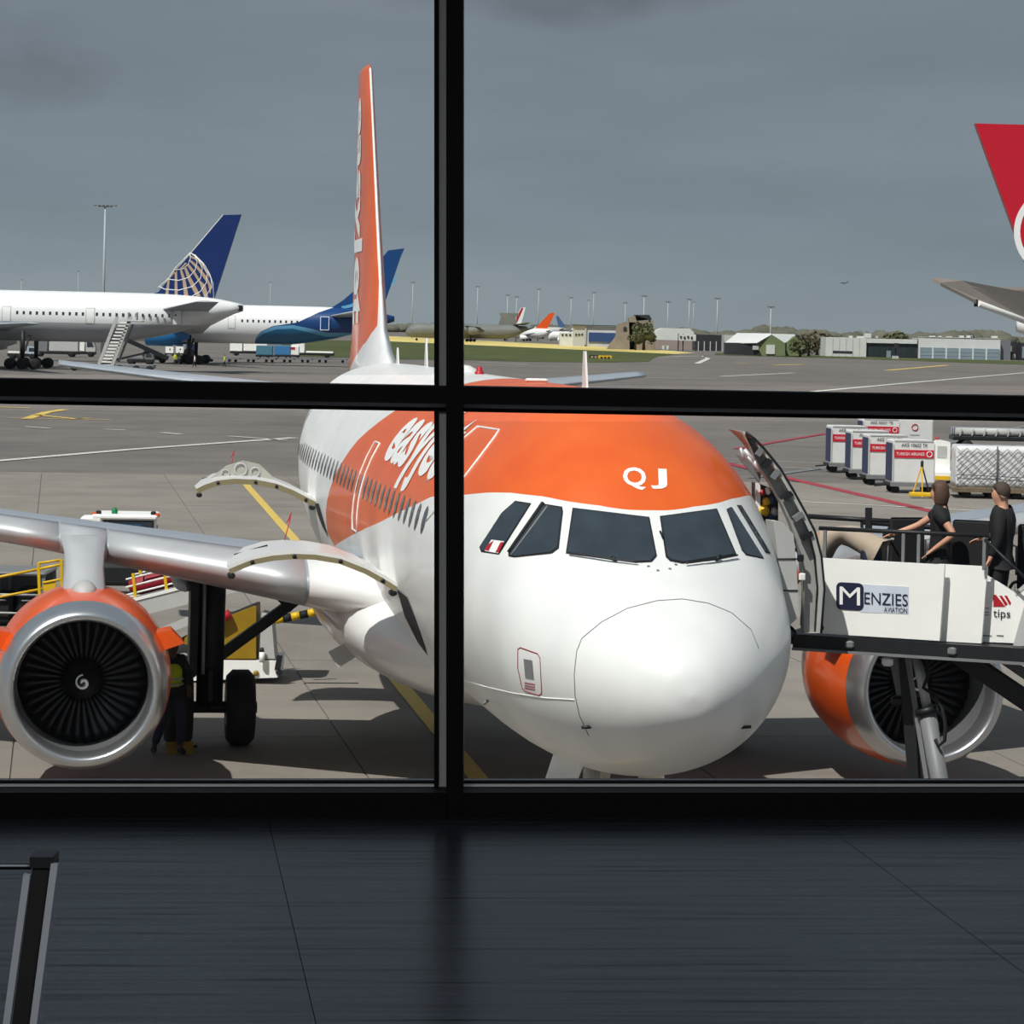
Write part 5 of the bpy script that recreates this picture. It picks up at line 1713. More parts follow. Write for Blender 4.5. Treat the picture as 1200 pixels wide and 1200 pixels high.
def airliner(name, label, tail, rz, L, R, zc, fus_mat, fin_pts, fin_mat, wing_mat=M_WINGGREY, eng_mat=M_WHITE, gear=True, engines=2, tail_rise=.5, span=.45, fin_th=.5, stab_z=.45, stab=(.17, .09), no_stab=False, dih=.13, gear_x=None, windows=None, doors=None, wing_x=.36, group=None, high_wing=False, tail_len=.27):
    """tail: world point on the ground under the tail end; local X runs aft, the tail end at x = L"""
    rot = Matrix.Rotation(rz, 4, 'Z')
    org = Vector((tail[0], tail[1], 0)) - (rot @ Vector((L, 0, 0)))
    z0 = tail[2] if len(tail) > 2 else 0
    t = thing(name, label, 'airplane', (org.x, org.y, z0), rz, group)
    top, bot = zc + R, zc - R
    tl = L * (1 - tail_len)
    tab = [(0, zc - .35 * R, zc - .35 * R, 0, zc - .35 * R), (.01 * L, zc + .05 * R, zc - .7 * R, .33 * R, zc - .3 * R), (.03 * L, zc + .45 * R, zc - .88 * R, .62 * R, zc - .2 * R), (.06 * L, zc + .8 * R, zc - .97 * R, .85 * R, zc - .1 * R),
           (.11 * L, top, bot, R, zc), (tl, top, bot, R, zc), (L * (1 - tail_len * .6), top - .01 * R, bot + .28 * R, .93 * R, zc + .1 * R), (L * (1 - tail_len * .25), top - .12 * R, zc + (tail_rise - .62) * R, .62 * R, zc + .35 * R), (L, zc + (tail_rise + .14) * R, zc + (tail_rise - .14) * R, .12 * R, zc + tail_rise * R)]
    st_ = list(np.unique(np.concatenate([np.linspace(.002 * L, .11 * L, 9), np.linspace(.11 * L, tl, 8), np.linspace(tl, L, 14)])))
    f_ = MB().rings(body_loft(tab, st_, 28)).build('fuselage', fus_mat, t, True)
    MB().prism([(L + x, -fin_th / 2, z) for x, z in fin_pts], (0, fin_th, 0)).build('fin', fin_mat, t)
    rc, tc_ = L * stab[0] * .6, L * stab[0] * .25
    for sg in (1, -1):
        s_ = None if no_stab else [(R * .2, L * (1 - stab[0]), rc, zc + stab_z * R, .09), (L * span * .36, L * (1 - stab[0]) + L * span * .36 * .6, tc_, zc + stab_z * R + L * span * .36 * .12, .08)]
        if s_: MB().rings([wing_ring(s_, y, sg, 0) for y in (s_[0][0], s_[1][0])]).build('tailplane', wing_mat, t, True)
        zw_ = zc + (R * .85 if high_wing else -R * .55)
        hs = L * span
        w_ = [(R * .3, L * wing_x, L * .17, zw_, .12), (hs * .35, L * wing_x + hs * .35 * .62, L * .11, zw_ + (-.01 if high_wing else dih * .38) * hs, .11), (hs, L * wing_x + hs * .62, L * .03, zw_ + (-.04 if high_wing else dih) * hs, .1)]
        MB().rings([wing_ring(w_, y, sg, .02) for y in (w_[0][0], w_[1][0], w_[2][0])]).build('wing', wing_mat, t, True)
        for e in range(engines // 2):
            y = hs * (.33 + .28 * e)
            le, ch, zl_, _t = wing_at(w_, y)
            er = R * .5
            ex = le - er * 1.6
            eo = MB().lathe([(.1, er * .8), (0, er * .9), (.2, er), (er * 2.0, er * 1.02), (er * 3.6, er * .7), (er * 3.6, er * .5), (er * 4.4, er * .25), (er * 4.4, .01)], (ex, sg * y, zl_ - er * 1.15), 'X', 24).build('engine', eng_mat, t)
            MB().lathe([(.12, er * .8), (.5, er * .78), (.5, .01)], (ex, sg * y, zl_ - er * 1.15), 'X', 20).build('fan', M_BLACK, eo)
            MB().prism([(ex + er, sg * y - .15, zl_ - er * .4), (ex + er * 3.4, sg * y - .15, zl_ - er * .4), (le + ch * .5, sg * y - .15, zl_), (le + .2, sg * y - .15, zl_ + .1)], (0, .3, 0)).build('pylon', wing_mat, t)
    if gear:
        for sg in (1, -1):
            y = sg * R * 1.6
            x = L * (gear_x or (wing_x + .15))
            MB().tube((x, y, 1.1), (x, y, zc - R * .6), .25, .3, 10).build('main_gear', M_DARK, t)
            MB().beam((x, y, 1.4), (x + .3, y - sg * R * 1.0, zc - R * .8), .2, .2).build('gear_brace', M_DARK, t)
            for k in (-1.45, 0, 1.45):
                for q in (-.6, .6):
                    MB().wheel((x + k, y + q, .66), .66, .5, 'Y', 18).build('wheel', M_BLACK, t)
        MB().tube((L * .09, 0, .5), (L * .09, 0, bot + .3), .15, .15, 8).build('nose_gear', M_LGREY, t)
        for q in (-.3, .3):
            MB().wheel((L * .09, q, .5), .5, .3, 'Y', 14).build('wheel', M_BLACK, t)
    if windows:
        for sg in (1, -1):
            b_ = MB()
            for x0_, x1_, zz in windows:
                x = x0_
                while x < x1_:
                    y = R * math.sqrt(max(.05, 1 - ((zz - zc) / R) ** 2))
                    b_.box((x, sg * y, zz), (.26, .05, .4))
                    x += .8
            tag(b_.build('window_row', M_CABWIN, t), kind='stuff')
    for x, zz in (doors or []):
        for sg in (1, -1):
            y = R * math.sqrt(max(.05, 1 - ((zz - zc) / R) ** 2))
            def arc_patch(w, h, e):
                pts = []
                for q in range(7):
                    z_ = zz + h * (q / 6 - .5)
                    y_ = math.sqrt(max(.02, (R + e) ** 2 - (z_ - zc) ** 2))
                    pts.append(((x - w / 2, sg * y_, z_), (x + w / 2, sg * y_, z_)))
                b_ = MB()
                b_.add([v for pr in pts for v in pr], [(2 * q, 2 * q + 1, 2 * q + 3, 2 * q + 2) for q in range(6)])
                return b_
            d_ = arc_patch(1.12, 1.95, .012).build('cabin_door', M_LGREY, t)
            arc_patch(.94, 1.77, .03).build('door_leaf', M_WHITE, d_)
    return t

# --- wide-body with globe on the fin
DU = 350.0
def fz(px, py, D): return W(px, py, D).z
def fx(px, py, D): return W(px, py, D).x
tailU = W(285, 358, DU)
zcU, RU = fz(150, 372.5, DU), 3.1
M_UFUS = split_mat('globe_jet_white', (236, 237, 238), (176, 180, 184), zcU - .75)
M_UFIN = mat('globe_jet_navy', (16, 44, 104), .35, var=.04)
def finU(px, py): p = W(px, py, DU); return (p.x - tailU.x, p.z)
jU = airliner('wide_body_jet', 'white wide-body jet with gold globe on navy fin', (tailU.x, DU), 0, 63.7, RU, zcU, M_UFUS,
              [finU(*p) for p in ((176, 346), (186, 342), (262, 252), (283, 251.5), (252, 348), (250, 352), (190, 351))], M_UFIN,
              tail_rise=.5, windows=[(8, 34, zcU + .35), (36.5, 44.5, zcU + .35), (46.2, 57.0 - 1.2, zcU + .35)], doors=[(35.2, zcU + .15), (45.4, zcU + .15), (56.0, zcU + .25)], wing_x=.38, gear_x=.59, dih=.03, eng_mat=M_WHITE, stab_z=.28)
TU = jU.matrix_basis.inverted()
def decal(name, pix, m, y, parent, r=None, inv=TU, D=DU):
    """flat paint on the near face of a fin: outline or line given as points in the fin's own plane"""
    pts = [inv @ W(px, py, D) for px, py in pix]
    pts = [Vector((p.x, y, p.z)) for p in pts]
    if r: return MB().path(pts, r, 5).build(name, m, parent)
    return MB().prism(pts, (0, -.012, 0)).build(name, m, parent)
M_GOLD = mat('globe_gold', (186, 160, 134), .5)
finobj = [c for c in jU.children if c.name.startswith('fin')][0]
def UZ(x, y): return (170 + x / 8.57, 240 + y / 8.57)       # points read off a close view of the fin
bands = [[(318, 640), (232, 740), (205, 905), (236, 907), (250, 742), (330, 650)], [(300, 655), (300, 760), (300, 912), (330, 914), (326, 760), (322, 655)],
         [(352, 655), (378, 760), (395, 918), (438, 921), (408, 752), (375, 655)], [(395, 640), (430, 745), (478, 850), (520, 925), (560, 915), (520, 835), (465, 735), (418, 630)],
         [(420, 605), (485, 690), (550, 790), (600, 935), (640, 945), (610, 810), (560, 765), (505, 670), (440, 590)], [(440, 560), (520, 640), (580, 720), (635, 800), (655, 900), (672, 830), (630, 730), (565, 650), (520, 600), (450, 545)],
         [(450, 525), (520, 560), (590, 640), (650, 740), (640, 690), (590, 610), (520, 535), (452, 505)], [(405, 580), (380, 610), (350, 640), (372, 640), (395, 615), (425, 590)]]
for b_ in bands:
    decal('globe_band', [UZ(*p) for p in b_], M_GOLD, -.256, finobj)
arcs = [[(455, 480), (458, 540), (435, 600), (380, 645), (300, 655)], [(460, 482), (505, 520), (525, 580), (505, 660), (440, 730), (340, 760), (220, 745)], [(470, 488), (540, 550), (578, 640), (560, 740), (480, 820), (340, 858), (200, 848), (145, 820)],
        [(480, 492), (580, 590), (628, 690), (620, 780), (560, 870), (460, 925)], [(500, 500), (610, 620), (665, 740), (672, 830), (600, 935)], [(455, 482), (520, 520), (590, 590), (650, 690), (685, 790), (692, 945)], [(450, 485), (380, 560), (300, 640), (240, 740), (130, 830)]]
for a_ in arcs:
    decal('globe_line', [UZ(*p) for p in a_], M_DECALW, -.27, finobj, .05)
MB().path([TU @ W(*p, DU) for p in ((184, 344), (262, 252))], .14, 6).build('fin_leading_edge', M_LGREY, finobj)
# dark exhaust notch at the tail end
MB().bevbox((63.7 - .5, -.3, zcU + .5 * RU - .05), (.9, .5, .7), .1).build('tail_exhaust', M_DARK, jU)

# --- blue and white wide-body behind it
DX2 = 417.0
tailX = W(462, 380, DX2)
zcX, RX = fz(330, 381, DX2), 2.82
LX = 60.0
mX = bpy.data.materials.new('blue_wave_livery')
mX.use_nodes = True
t = mX.node_tree
b = t.nodes['Principled BSDF']
tcn = N(t, 'ShaderNodeTexCoord')
sx = N(t, 'ShaderNodeSeparateXYZ')
t.links.new(tcn.outputs['Object'], sx.inputs[0])
orgX = tailX.x - LX
def wave(pix): return [((W(px, py, DX2).x - orgX), W(px, py, DX2).z) for px, py in pix]
c1 = fcurve(t, sx.outputs['X'], [(0, 0.0)] + wave([(298, 408), (301, 396), (308, 388), (322, 382), (350, 378), (375, 366), (392, 360), (420, 350)]), 70, 14)
c2 = fcurve(t, sx.outputs['X'], wave([(300, 396), (310, 387), (325, 382), (345, 381), (365, 385), (385, 390), (410, 390), (430, 387)]), 70, 14)
c3 = fcurve(t, sx.outputs['X'], wave([(300, 399), (310, 391), (325, 386), (345, 385), (365, 390), (385, 395), (410, 394), (430, 391)]), 70, 14)
blue = math_node(t, 'LESS_THAN', sx.outputs['Z'], c1)
lt2, lt3 = math_node(t, 'LESS_THAN', sx.outputs['Z'], c2), math_node(t, 'LESS_THAN', sx.outputs['Z'], c3)
def mixc(t, f, a, c):
    mm = N(t, 'ShaderNodeMix', data_type='RGBA')
    t.links.new(f, mm.inputs[0])
    for k, v in ((6, a), (7, c)):
        if isinstance(v, tuple): mm.inputs[k].default_value = (*v, 1)
        else: t.links.new(v, mm.inputs[k])
    return mm.outputs[2]
cc = mixc(t, lt2, s2l((14, 62, 118)), s2l((96, 158, 196)))
cc = mixc(t, lt3, cc, s2l((18, 96, 138)))
cc = mixc(t, blue, s2l((236, 237, 238)), cc)
t.links.new(cc, b.inputs['Base Color'])
b.inputs['Roughness'].default_value = .35
M_XFIN = mat('wave_jet_blue', (14, 66, 122), .35, var=.04)
def finX(px, py): p = W(px, py, DX2); return (p.x - tailX.x, p.z)
jX = airliner('wide_body_jet', 'white wide-body jet with blue wave livery behind the orange fin', (tailX.x, DX2), 0, LX, RX, zcX, mX,
              [finX(*p) for p in ((388, 361), (402, 352), (416, 340), (455, 293.5), (474, 291), (470, 300), (459, 332), (452, 352), (448, 362), (420, 366))], M_XFIN, wing_mat=M_WHITE,
              eng_mat=mat('wave_engine', (24, 110, 170), .35), windows=[(6, 30, zcX + .5), (LX - 22, LX - 13.7, zcX + .5)], doors=[(LX - 23.5, zcX + .3)], wing_x=.36, tail_rise=.45)
finx = [c for c in jX.children if c.name.startswith('fin')][0]
TX = jX.matrix_basis.inverted()
decal('fin_wave', [(400, 359), (410, 357), (424, 350), (440, 340), (440, 346), (424, 355), (412, 360), (402, 362)], mat('wave_light', (104, 172, 206), .4), -.256, finx, None, TX, DX2)
decal('fin_wave', [(459, 332), (466, 318), (464, 328), (460, 336)], mat('wave_light', (104, 172, 206), .4), -.256, finx, None, TX, DX2)
dr = TX @ W(382, 379, DX2)
ap_ = MB().box((dr.x, -RX * .98, dr.z), (1.3, .14, 2.0)).build('aft_door', M_DECALW, jX)
MB().box((dr.x, -RX * .98 - .01, dr.z), (1.12, .15, 1.8)).build('door_leaf', M_XFIN, ap_)

# --- tail of a red-finned wide-body close on the port side
DT = 150.0
tailT = W(1192, 352, DT)
M_TRED = mat('tail_red', (200, 14, 42), .3, var=.03, coat=.3)
def finT(px, py): p = W(px, py, DT); return (-(p.x - tailT.x), p.z)
jT = airliner('wide_body_jet', 'white wide-body jet with crimson fin and white ring emblem', (tailT.x, DT), math.pi, 58.8, 2.82, 5.4, M_WHITE,
              [finT(*p) for p in ((1142, 145), (1216, 147), (1345, 330), (1345, 352), (1215, 352), (1212, 335), (1200, 305))], M_TRED, tail_rise=.62, stab_z=.86,
              wing_mat=mat('tailplane_grey', (150, 142, 134), .5), windows=[(6, 40, 5.9)], doors=[(43, 5.7)], fin_th=.55, no_stab=True, span=.5)
fint = [c for c in jT.children if c.name.startswith('fin')][0]
TT = jT.matrix_basis.inverted()
cT = TT @ W(1240, 272, DT)
ringp = [Vector((cT.x + 2.12 * math.cos(a), .285, cT.z + 2.12 * math.sin(a))) for a in [2 * math.pi * k / 48 for k in range(49)]]
rv = []
for k in range(48):
    a = 2 * math.pi * k / 48
    rv.append([(cT.x + r_ * math.cos(a), y_, cT.z + r_ * math.sin(a)) for r_, y_ in ((2.38, .277), (2.38, .29), (2.05, .29), (2.05, .277))])
MB().rings(rv + [rv[0]], cap=False, smooth=False).build('ring_emblem', M_DECALW, fint)

for sg in (1, -1):
    pts = [TT @ W(px, py, D_) for px, py, D_ in ((1092, 329, 140), (1128, 332.5, 142), (1200, 346, 146), (1275, 360, 150), (1275, 398, 150), (1200, 377, 146), (1146, 357, 142), (1102, 335, 140))]
    pts = [Vector((p.x - (0 if sg > 0 else 6.0), p.y * sg, p.z)) for p in pts]
    tp_ = MB().prism(pts, (0, 0, .16)).build('tailplane', mat('tailplane_grey', (150, 142, 134), .5), jT)
    MB().path([p + Vector((0, 0, .06)) for p in (pts[4], pts[5], pts[6])], .16, 8).build('leading_edge', M_WHITE, tp_)
    MB().path([pts[6] + Vector((.1, 0, -.1)), pts[6] + Vector((.1, 0, .25))], .1, 6).build('edge_fitting', M_DARK, tp_)

# --- distant parked aircraft
DM = 1150.0
tailM = W(626, 382, DM)
M_MIL = mat('military_grey', (112, 115, 113), .6, var=.12, scale=.3)
zm = fz(570, 388.5, DM)
def rel(tl, D): return lambda px, py: (W(px, py, D).x - tl.x, W(px, py, D).z)
rM = rel(tailM, DM)
airliner('transport_plane', 'drab grey military transport plane behind the yellow flower strip', (tailM.x, DM), 0, 52, 2.9, zm, M_MIL,
         [rM(*p) for p in ((584, 381), (587, 371), (585, 368), (586, 366.5), (608, 367), (608, 370), (604, 371), (606, 382))], M_MIL, wing_mat=M_MIL, eng_mat=M_MIL, gear=True, engines=4, tail_rise=.75, high_wing=True, stab_z=1.0, span=.47, fin_th=.8)
DR = 1500.0
def far_jet(label, tail_px, D, L, R, body, fin_pix, fin_m, zrow):
    tl = W(*tail_px, D)
    r_ = rel(tl, D)
    return airliner('parked_jet', label, (tl.x, D), 0, L, R, fz(tail_px[0], zrow, D), body, [r_(*p) for p in fin_pix], fin_m, gear=True, engines=2, fin_th=.6, tail_rise=.5)
jW = far_jet('white jet whose fin has red diagonal stripes, behind the grey transport', (613, 383), 1500, 38, 2.3, M_WHITE, ((600, 381), (610, 361), (616, 360), (610, 382)), M_WHITE, 388)
fw = [c for c in jW.children if c.name.startswith('fin')][0]
decal('red_stripe', [(602, 378), (611, 361), (613.5, 361), (606, 378)], M_RED, -.32, fw, None, jW.matrix_basis.inverted(), 1500)
far_jet('small jet with orange fin and white nose behind the flower strip', (648, 384), 1300, 24, 2.3, M_WHITE, ((624, 386), (628, 384), (643, 368), (648, 366), (650, 368), (642, 384), (640, 389)), M_ORANGE, 391)
far_jet('distant jet with a slim blue fin beside the hangar', (664, 383), 1600, 30, 2.0, M_LGREY, ((655, 385), (651.5, 371), (654, 370), (663, 383)), mat('faded_blue', (70, 100, 140), .5), 388)
far_jet('white jet parked between the orange-finned jet and the hangar', (676, 388), 1400, 14, 2.2, M_WHITE, ((668, 386), (674, 382), (676, 382), (675, 388)), M_WHITE, 394)
# aircraft in flight
tl = W(994, 331, 9000)
jf = airliner('flying_jet', 'tiny grey jet in flight in the sky over the right-hand building', (tl.x, 9000, tl.z - 5), math.radians(12), 27, 2.6, 4, M_GREY, [(-6, 6), (-1, 11), (1, 11), (-.5, 6)], M_GREY, M_GREY, M_GREY, gear=False)

# ================================================================== vehicles and people round the wide-bodies
st_ = thing('airstair', 'white passenger stairs standing against the globe-finned wide-body jet', 'stairs', (0, 0, 0))
DS = 338.0
def S(px, py, d=0): return W(px, py, DS + d)
a_, c_ = S(124, 428), S(150, 374)
for d in (-1.0, 1.0):
    o = Vector((d * .9, d * .1, 0))
    MB().prism([S(113 + (d + 1) * 8, 429), S(117 + (d + 1) * 8, 429), S(139 + (d + 1) * 8, 371), S(136 + (d + 1) * 8, 371), S(134 + (d + 1) * 8, 374)], (0, .25, 0)).build('stringer', M_LGREY, st_)
for k in range(14):
    f_ = k / 13
    p = S(123.5 + 22.5 * f_, 428 - 50 * f_)
    MB().box((p.x, p.y + .5, p.z), (1.25, 1.0, .16)).build('step', M_PANEL, st_)
p = S(154, 376)
MB().bevbox((p.x + .4, p.y + .6, p.z), (1.9, 1.4, .2), .05).build('landing', M_LGREY, st_)
for q in ((150, 366), (160, 366)):
    e = S(*q)
    MB().box((e.x, e.y + .6, (e.z + p.z) / 2), (.08, 1.3, e.z - p.z)).build('landing_rail', M_LGREY, st_)
p = S(146, 420)
MB().bevbox((p.x + 1.2, p.y + .9, .75), (4.6, 1.8, .5), .08).build('truck_body', M_GREY, st_)
MB().beam(S(139, 424, .6), S(156, 380, .6), .25, .25).build('support', M_GREY, st_)
for k in (-.6, 1.4, 3.0):
    MB().wheel((p.x + k, p.y, .45), .45, .3, 'Y', 16).build('wheel', M_BLACK, st_)

def gse_truck(name, label, cat, px, py, w, h, body, cab, rz=0.0, load=None, group=None):
    g_ = G(px, py)
    t = thing(name, label, cat, (g_.x, g_.y, 0), rz, group)
    MB().bevbox((0, 0, .65), (w, 1.9, .45), .06).build('chassis', M_DARK, t)
    MB().prism([(w * .18, -.9, .85), (w * .5, -.9, .85), (w * .5, -.9, h * .6), (w * .42, -.9, h), (w * .18, -.9, h)], (0, 1.8, 0)).build('cab', cab, t)
    MB().prism([(w * .22, -.93, h * .62), (w * .46, -.93, h * .62), (w * .40, -.93, h * .92), (w * .22, -.93, h * .92)], (0, .03, 0)).build('cab_window', M_GLASS, t)
    if load:
        MB().bevbox((-w * .17, 0, .9 + load * .5), (w * .62, 1.9, load), .06).build('load_body', body, t)
    else:
        MB().bevbox((-w * .17, 0, 1.0), (w * .62, 1.8, .35), .06).build('hood', body, t)
    for x in (-w * .34, w * .34):
        for y in (-.85, .85):
            MB().wheel((x, y, .45), .45, .3, 'Y', 16).build('wheel', M_BLACK, t)
    return t
M_BLUEV = mat('vehicle_blue', (60, 120, 170), .4)
gse_truck('ramp_car', 'small pale blue car behind the wheels of the globe-finned jet', 'car', 27, 421, 4.4, 1.9, M_WHITE, mat('pale_blue_car', (190, 206, 222), .4), 0)
gse_truck('cargo_loader', 'grey cargo loader truck under the globe-finned jet\'s fuselage', 'truck', 66, 418, 7.5, 3.0, M_LGREY, M_GREY, math.pi, load=1.6)
gse_truck('service_van', 'white service van beside the passenger stairs under the fuselage', 'van', 95, 418, 4.8, 2.6, M_PANEL, M_LGREY, 0, load=1.6)
gse_truck('baggage_tractor', 'dark baggage tractor at the foot of the passenger stairs', 'tractor', 165, 428, 3.6, 1.8, M_GREY, M_GREY, 0)
gse_truck('baggage_tractor', 'grey baggage tractor behind the far belt loader', 'tractor', 181, 425, 3.4, 1.9, M_DARK, M_GREY, math.pi)
gse_truck('airport_tug', 'white tug with cab at the right end of the dolly train', 'tractor', 366, 419, 8.0, 3.0, M_PANEL, M_PANEL, math.pi)
gse_truck('catering_truck', 'white catering truck under the blue wave jet', 'truck', 292, 417, 7.0, 3.8, M_PANEL, M_PANEL, math.pi, load=2.2)
# far belt loader
fb_ = thing('belt_loader', 'dark belt loader rising to the globe-finned jet\'s rear hold', 'belt loader', (0, 0, 0))
MB().beam(W(197, 420, 345), W(150, 399, 345), .8, .5).build('conveyor', M_DARK, fb_)
g_ = G(178, 427)
MB().bevbox((g_.x, 345, .7), (5.5, 1.8, .5), .08).build('chassis', M_DARK, fb_)
MB().beam((g_.x + 1, 345, .9), tuple(W(178, 412, 345)), .25, .25).build('lift_arm', M_DARK, fb_)
for x in (-1.9, 1.9):
    MB().wheel((g_.x + x, 344, .5), .5, .3, 'Y', 16).build('wheel', M_BLACK, fb_)
# white containers, blue containers
for k, (px, py, m, lab) in enumerate(((199, 417, M_PANEL, 'white container with navy top on a dolly beside the hi-vis workers'), (211, 417, M_PANEL, 'white container with navy top next to the grey bulk container'), (222, 425, M_GREY, 'grey rounded bulk container beside the hi-vis workers'), (224, 416, M_NAVY, 'navy container behind the grey bulk container'))):
    g_ = G(px, py)
    t_ = thing('cargo_container', lab, 'container', (g_.x, g_.y, 0), 0)
    w_ = 1.35 if k < 2 else 1.7
    MB().bevbox((0, 0, .4), (w_ + .3, 1.6, .2), .04).build('base', M_DARK, t_)
    MB().prism([(-w_ / 2, -.8, .5), (w_ / 2, -.8, .5), (w_ / 2, -.8, 1.6 if k == 2 else 2.0), (w_ / 2 - .25, -.8, 2.05), (-w_ / 2 + .25, -.8, 2.05), (-w_ / 2, -.8, 1.6 if k == 2 else 2.0)], (0, 1.6, 0)).build('shell', m, t_)
    if k < 2:
        MB().box((0, -.82, 1.85), (w_ * .95, .04, .25)).build('top_band', M_NAVY, t_)
        MB().box((.1, -.82, 1.15), (.2, .04, .3)).build('label_plate', M_DARK, t_)
    for x in (-.6, .6):
        MB().wheel((x, -.7, .18), .18, .12, 'Y', 12).build('wheel', M_BLACK, t_)
# long train of empty dollies under the wave jet
for k, px in enumerate((262, 283, 305, 326, 347, 368, 388)):
    g_ = G(px, 424.2 - (px - 262) * -.006)
    d_ = dolly((g_.x, g_.y, 0), 0, 5.2, 2.4, 'long empty pallet dolly in the train before the wave jet', 'empty pallet dollies in a train')
    d_.scale = (1, 1, 1.6)
for k, (px, m, lab) in enumerate(((310, mat('container_teal', (70, 120, 140), .5), 'teal container in the row under the wave jet'), (331, M_BLUEV, 'blue container in the row under the wave jet'), (345, M_PANEL, 'white container with red mark in the row under the wave jet'))):
    g_ = G(px, 419.5)
    t_ = thing('cargo_container', lab, 'container', (g_.x, g_.y, 0), 0)
    w_ = (2.9, 2.9, 1.7)[k]
    MB().bevbox((0, 0, .35), (w_ + .2, 1.6, .3), .04).build('base', M_DARK, t_)
    MB().bevbox((0, 0, 1.35), (w_, 1.6, 1.7), .1).build('shell', m, t_)
    if k == 2: MB().box((-.25, -.81, 1.7), (.8, .03, .45)).build('red_mark', M_RED, t_)
    for x in (-.7, .7): MB().wheel((x, -.7, .18), .18, .12, 'Y', 12).build('wheel', M_BLACK, t_)
# workers
WALK = dict(knl=(.1, -.18, .52), anl=(.1, -.22, .10), tol=(.1, -.38, .05), knr=(-.1, .02, .50), anr=(-.1, .24, .12), tor=(-.1, .12, .04))
g_ = G(228, 431)
person('person in white shirt and dark trousers walking by the grey bulk container', g_, math.radians(-90), WALK, shirt=M_PANEL, trousers=M_NAVYCL, sleeve='long')
g_ = G(263, 430.5)
person('person in lime hi-vis jacket standing alone under the wave jet', g_, math.radians(-80), WALK, shirt=M_HIVIS, trousers=M_NAVYCL, sleeve='long', vest=M_HIVIS)
g_ = G(205, 428)
person('person in yellow hi-vis standing left of the grey bulk container', g_, math.radians(20), shirt=M_HIVIS, trousers=M_NAVYCL, sleeve='long', vest=mat('hivis_amber', (220, 200, 40), .7))
g_ = G(209.5, 427)
person('person in dark green hi-vis standing against the grey bulk container', g_, math.radians(160), shirt=mat('dark_green_cloth', (50, 80, 40), .8), trousers=M_NAVYCL, sleeve='long')

# ================================================================== masts
M_MAST = mat('mast_grey', (168, 174, 178), .5)
def mast(px, ytop, D, r, label, heads=4):
    p = W(px, ytop, D)
    t = thing('light_mast', label, 'light mast', (p.x, p.y, 0), 0, 'floodlight masts')
    MB().tube((0, 0, 0), (0, 0, p.z), r * 1.25, r * .7, 8).build('pole', M_MAST, t)
    MB().beam((-r * 5, 0, p.z), (r * 5, 0, p.z), r * 1.6, r * .6).build('crossarm', M_GREY, t)
    for k in range(heads):
        MB().bevbox(((k - (heads - 1) / 2) * r * 3, -r, p.z + r * .8), (r * 2, r * 2, r * 1.2), r * .2).build('floodlight', M_GREY, t)
    return t
mast(123.5, 242, 455, .22, 'tall white floodlight mast rising behind the globe-finned jet\'s fuselage', 6)
for px, yt, D, lab in ((92, 318, 1400, 'faint floodlight mast close to the tall mast'), (25, 328, 1500, 'faint mast over the front of the globe-finned jet'), (317, 331, 1300, 'faint mast over the wave jet\'s roof'), (484, 331, 1350, 'floodlight mast right of the orange fin'), (560, 336, 1350, 'floodlight mast beside the window post over the grey transport'),
                       (595, 346, 1250, 'mast beside the red-striped fin, over the grey T-tail'), (605.5, 348, 1250, 'mast just behind the red-striped fin'), (631.5, 339, 1350, 'mast over the orange-finned small jet'), (669.5, 349, 1300, 'mast over the low white terminal hut'), (690, 352, 1300, 'faint mast over the blue-fronted hangar'), (696, 343, 1350, 'tall mast over the blue-fronted hangar'),
                       (733, 355, 1250, 'mast over the sloping side of the stone tower'), (755, 347, 960, 'mast over the roof of the stone tower'), (783, 354, 1150, 'mast over the left end of the white arched hangar'), (808, 351, 1100, 'mast over the billboard at the arched hangar'), (813, 354, 1300, 'faint mast close beside the billboard mast'), (841, 350, 1000, 'mast left of the pitched-roof sheds'), (903.5, 360, 850, 'mast over the ridge of the pitched-roof sheds')):
    mast(px, yt, D, .24 if 'faint' not in lab else .16, lab, 3)

# ================================================================== buildings on the skyline
def bld(name, label, cat='building'):
    return thing(name, label, cat, (0, 0, 0))
def slab(parent, name, px0, py0, px1, py1, D, depth, m, ground=False):
    a_, c_ = W(px0, py0, D), W(px1, py1, D)
    z1, z0_ = a_.z, (0 if ground else c_.z)
    return MB().box(((a_.x + c_.x) / 2, D + depth / 2, (z0_ + z1) / 2), (abs(c_.x - a_.x), depth, abs(z1 - z0_))).build(name, m, parent)
M_BWHITE = mat('facade_white', (206, 208, 206), .6, var=.05, scale=.2)
M_BGLASS = mat('facade_glass', (46, 54, 58), .2, var=.15, scale=.2)
M_BBLUE = mat('facade_pane', (128, 146, 156), .25, var=.08, scale=.2)
M_BDARK = mat('facade_dark', (38, 40, 46), .6, var=.1, scale=.2)
DB1 = 820.0
b1 = bld('office_building', 'long low white office building with dark glazed front across the apron')
w_ = slab(b1, 'white_wing', 968, 395, 1015, 417, DB1, 14, M_BWHITE, True)
for k in range(1, 6):
    x = 968 + 7.8 * k
    slab(w_, 'panel_joint', x - .12, 396, x + .12, 417, DB1 - .1, .12, M_LGREY)
slab(w_, 'strip_window', 976, 411, 999, 414, DB1 - .15, .2, M_BGLASS)
g0 = slab(b1, 'glazed_wing', 1015, 396.5, 1074.8, 420, DB1 + 1, 13, M_BGLASS, True)
slab(g0, 'fascia', 1015, 396.5, 1074.8, 403, DB1 + .2, 1.0, M_BWHITE)
for k in range(9):
    x = 1021 + 6.4 * k
    slab(g0, 'glass_pane', x - 2.8, 404, x + 2.8, 418.5, DB1 + .85, .14, M_BGLASS)
slab(g0, 'entrance', 1039, 411, 1044, 419.5, DB1 + .6, .3, M_BBLUE)
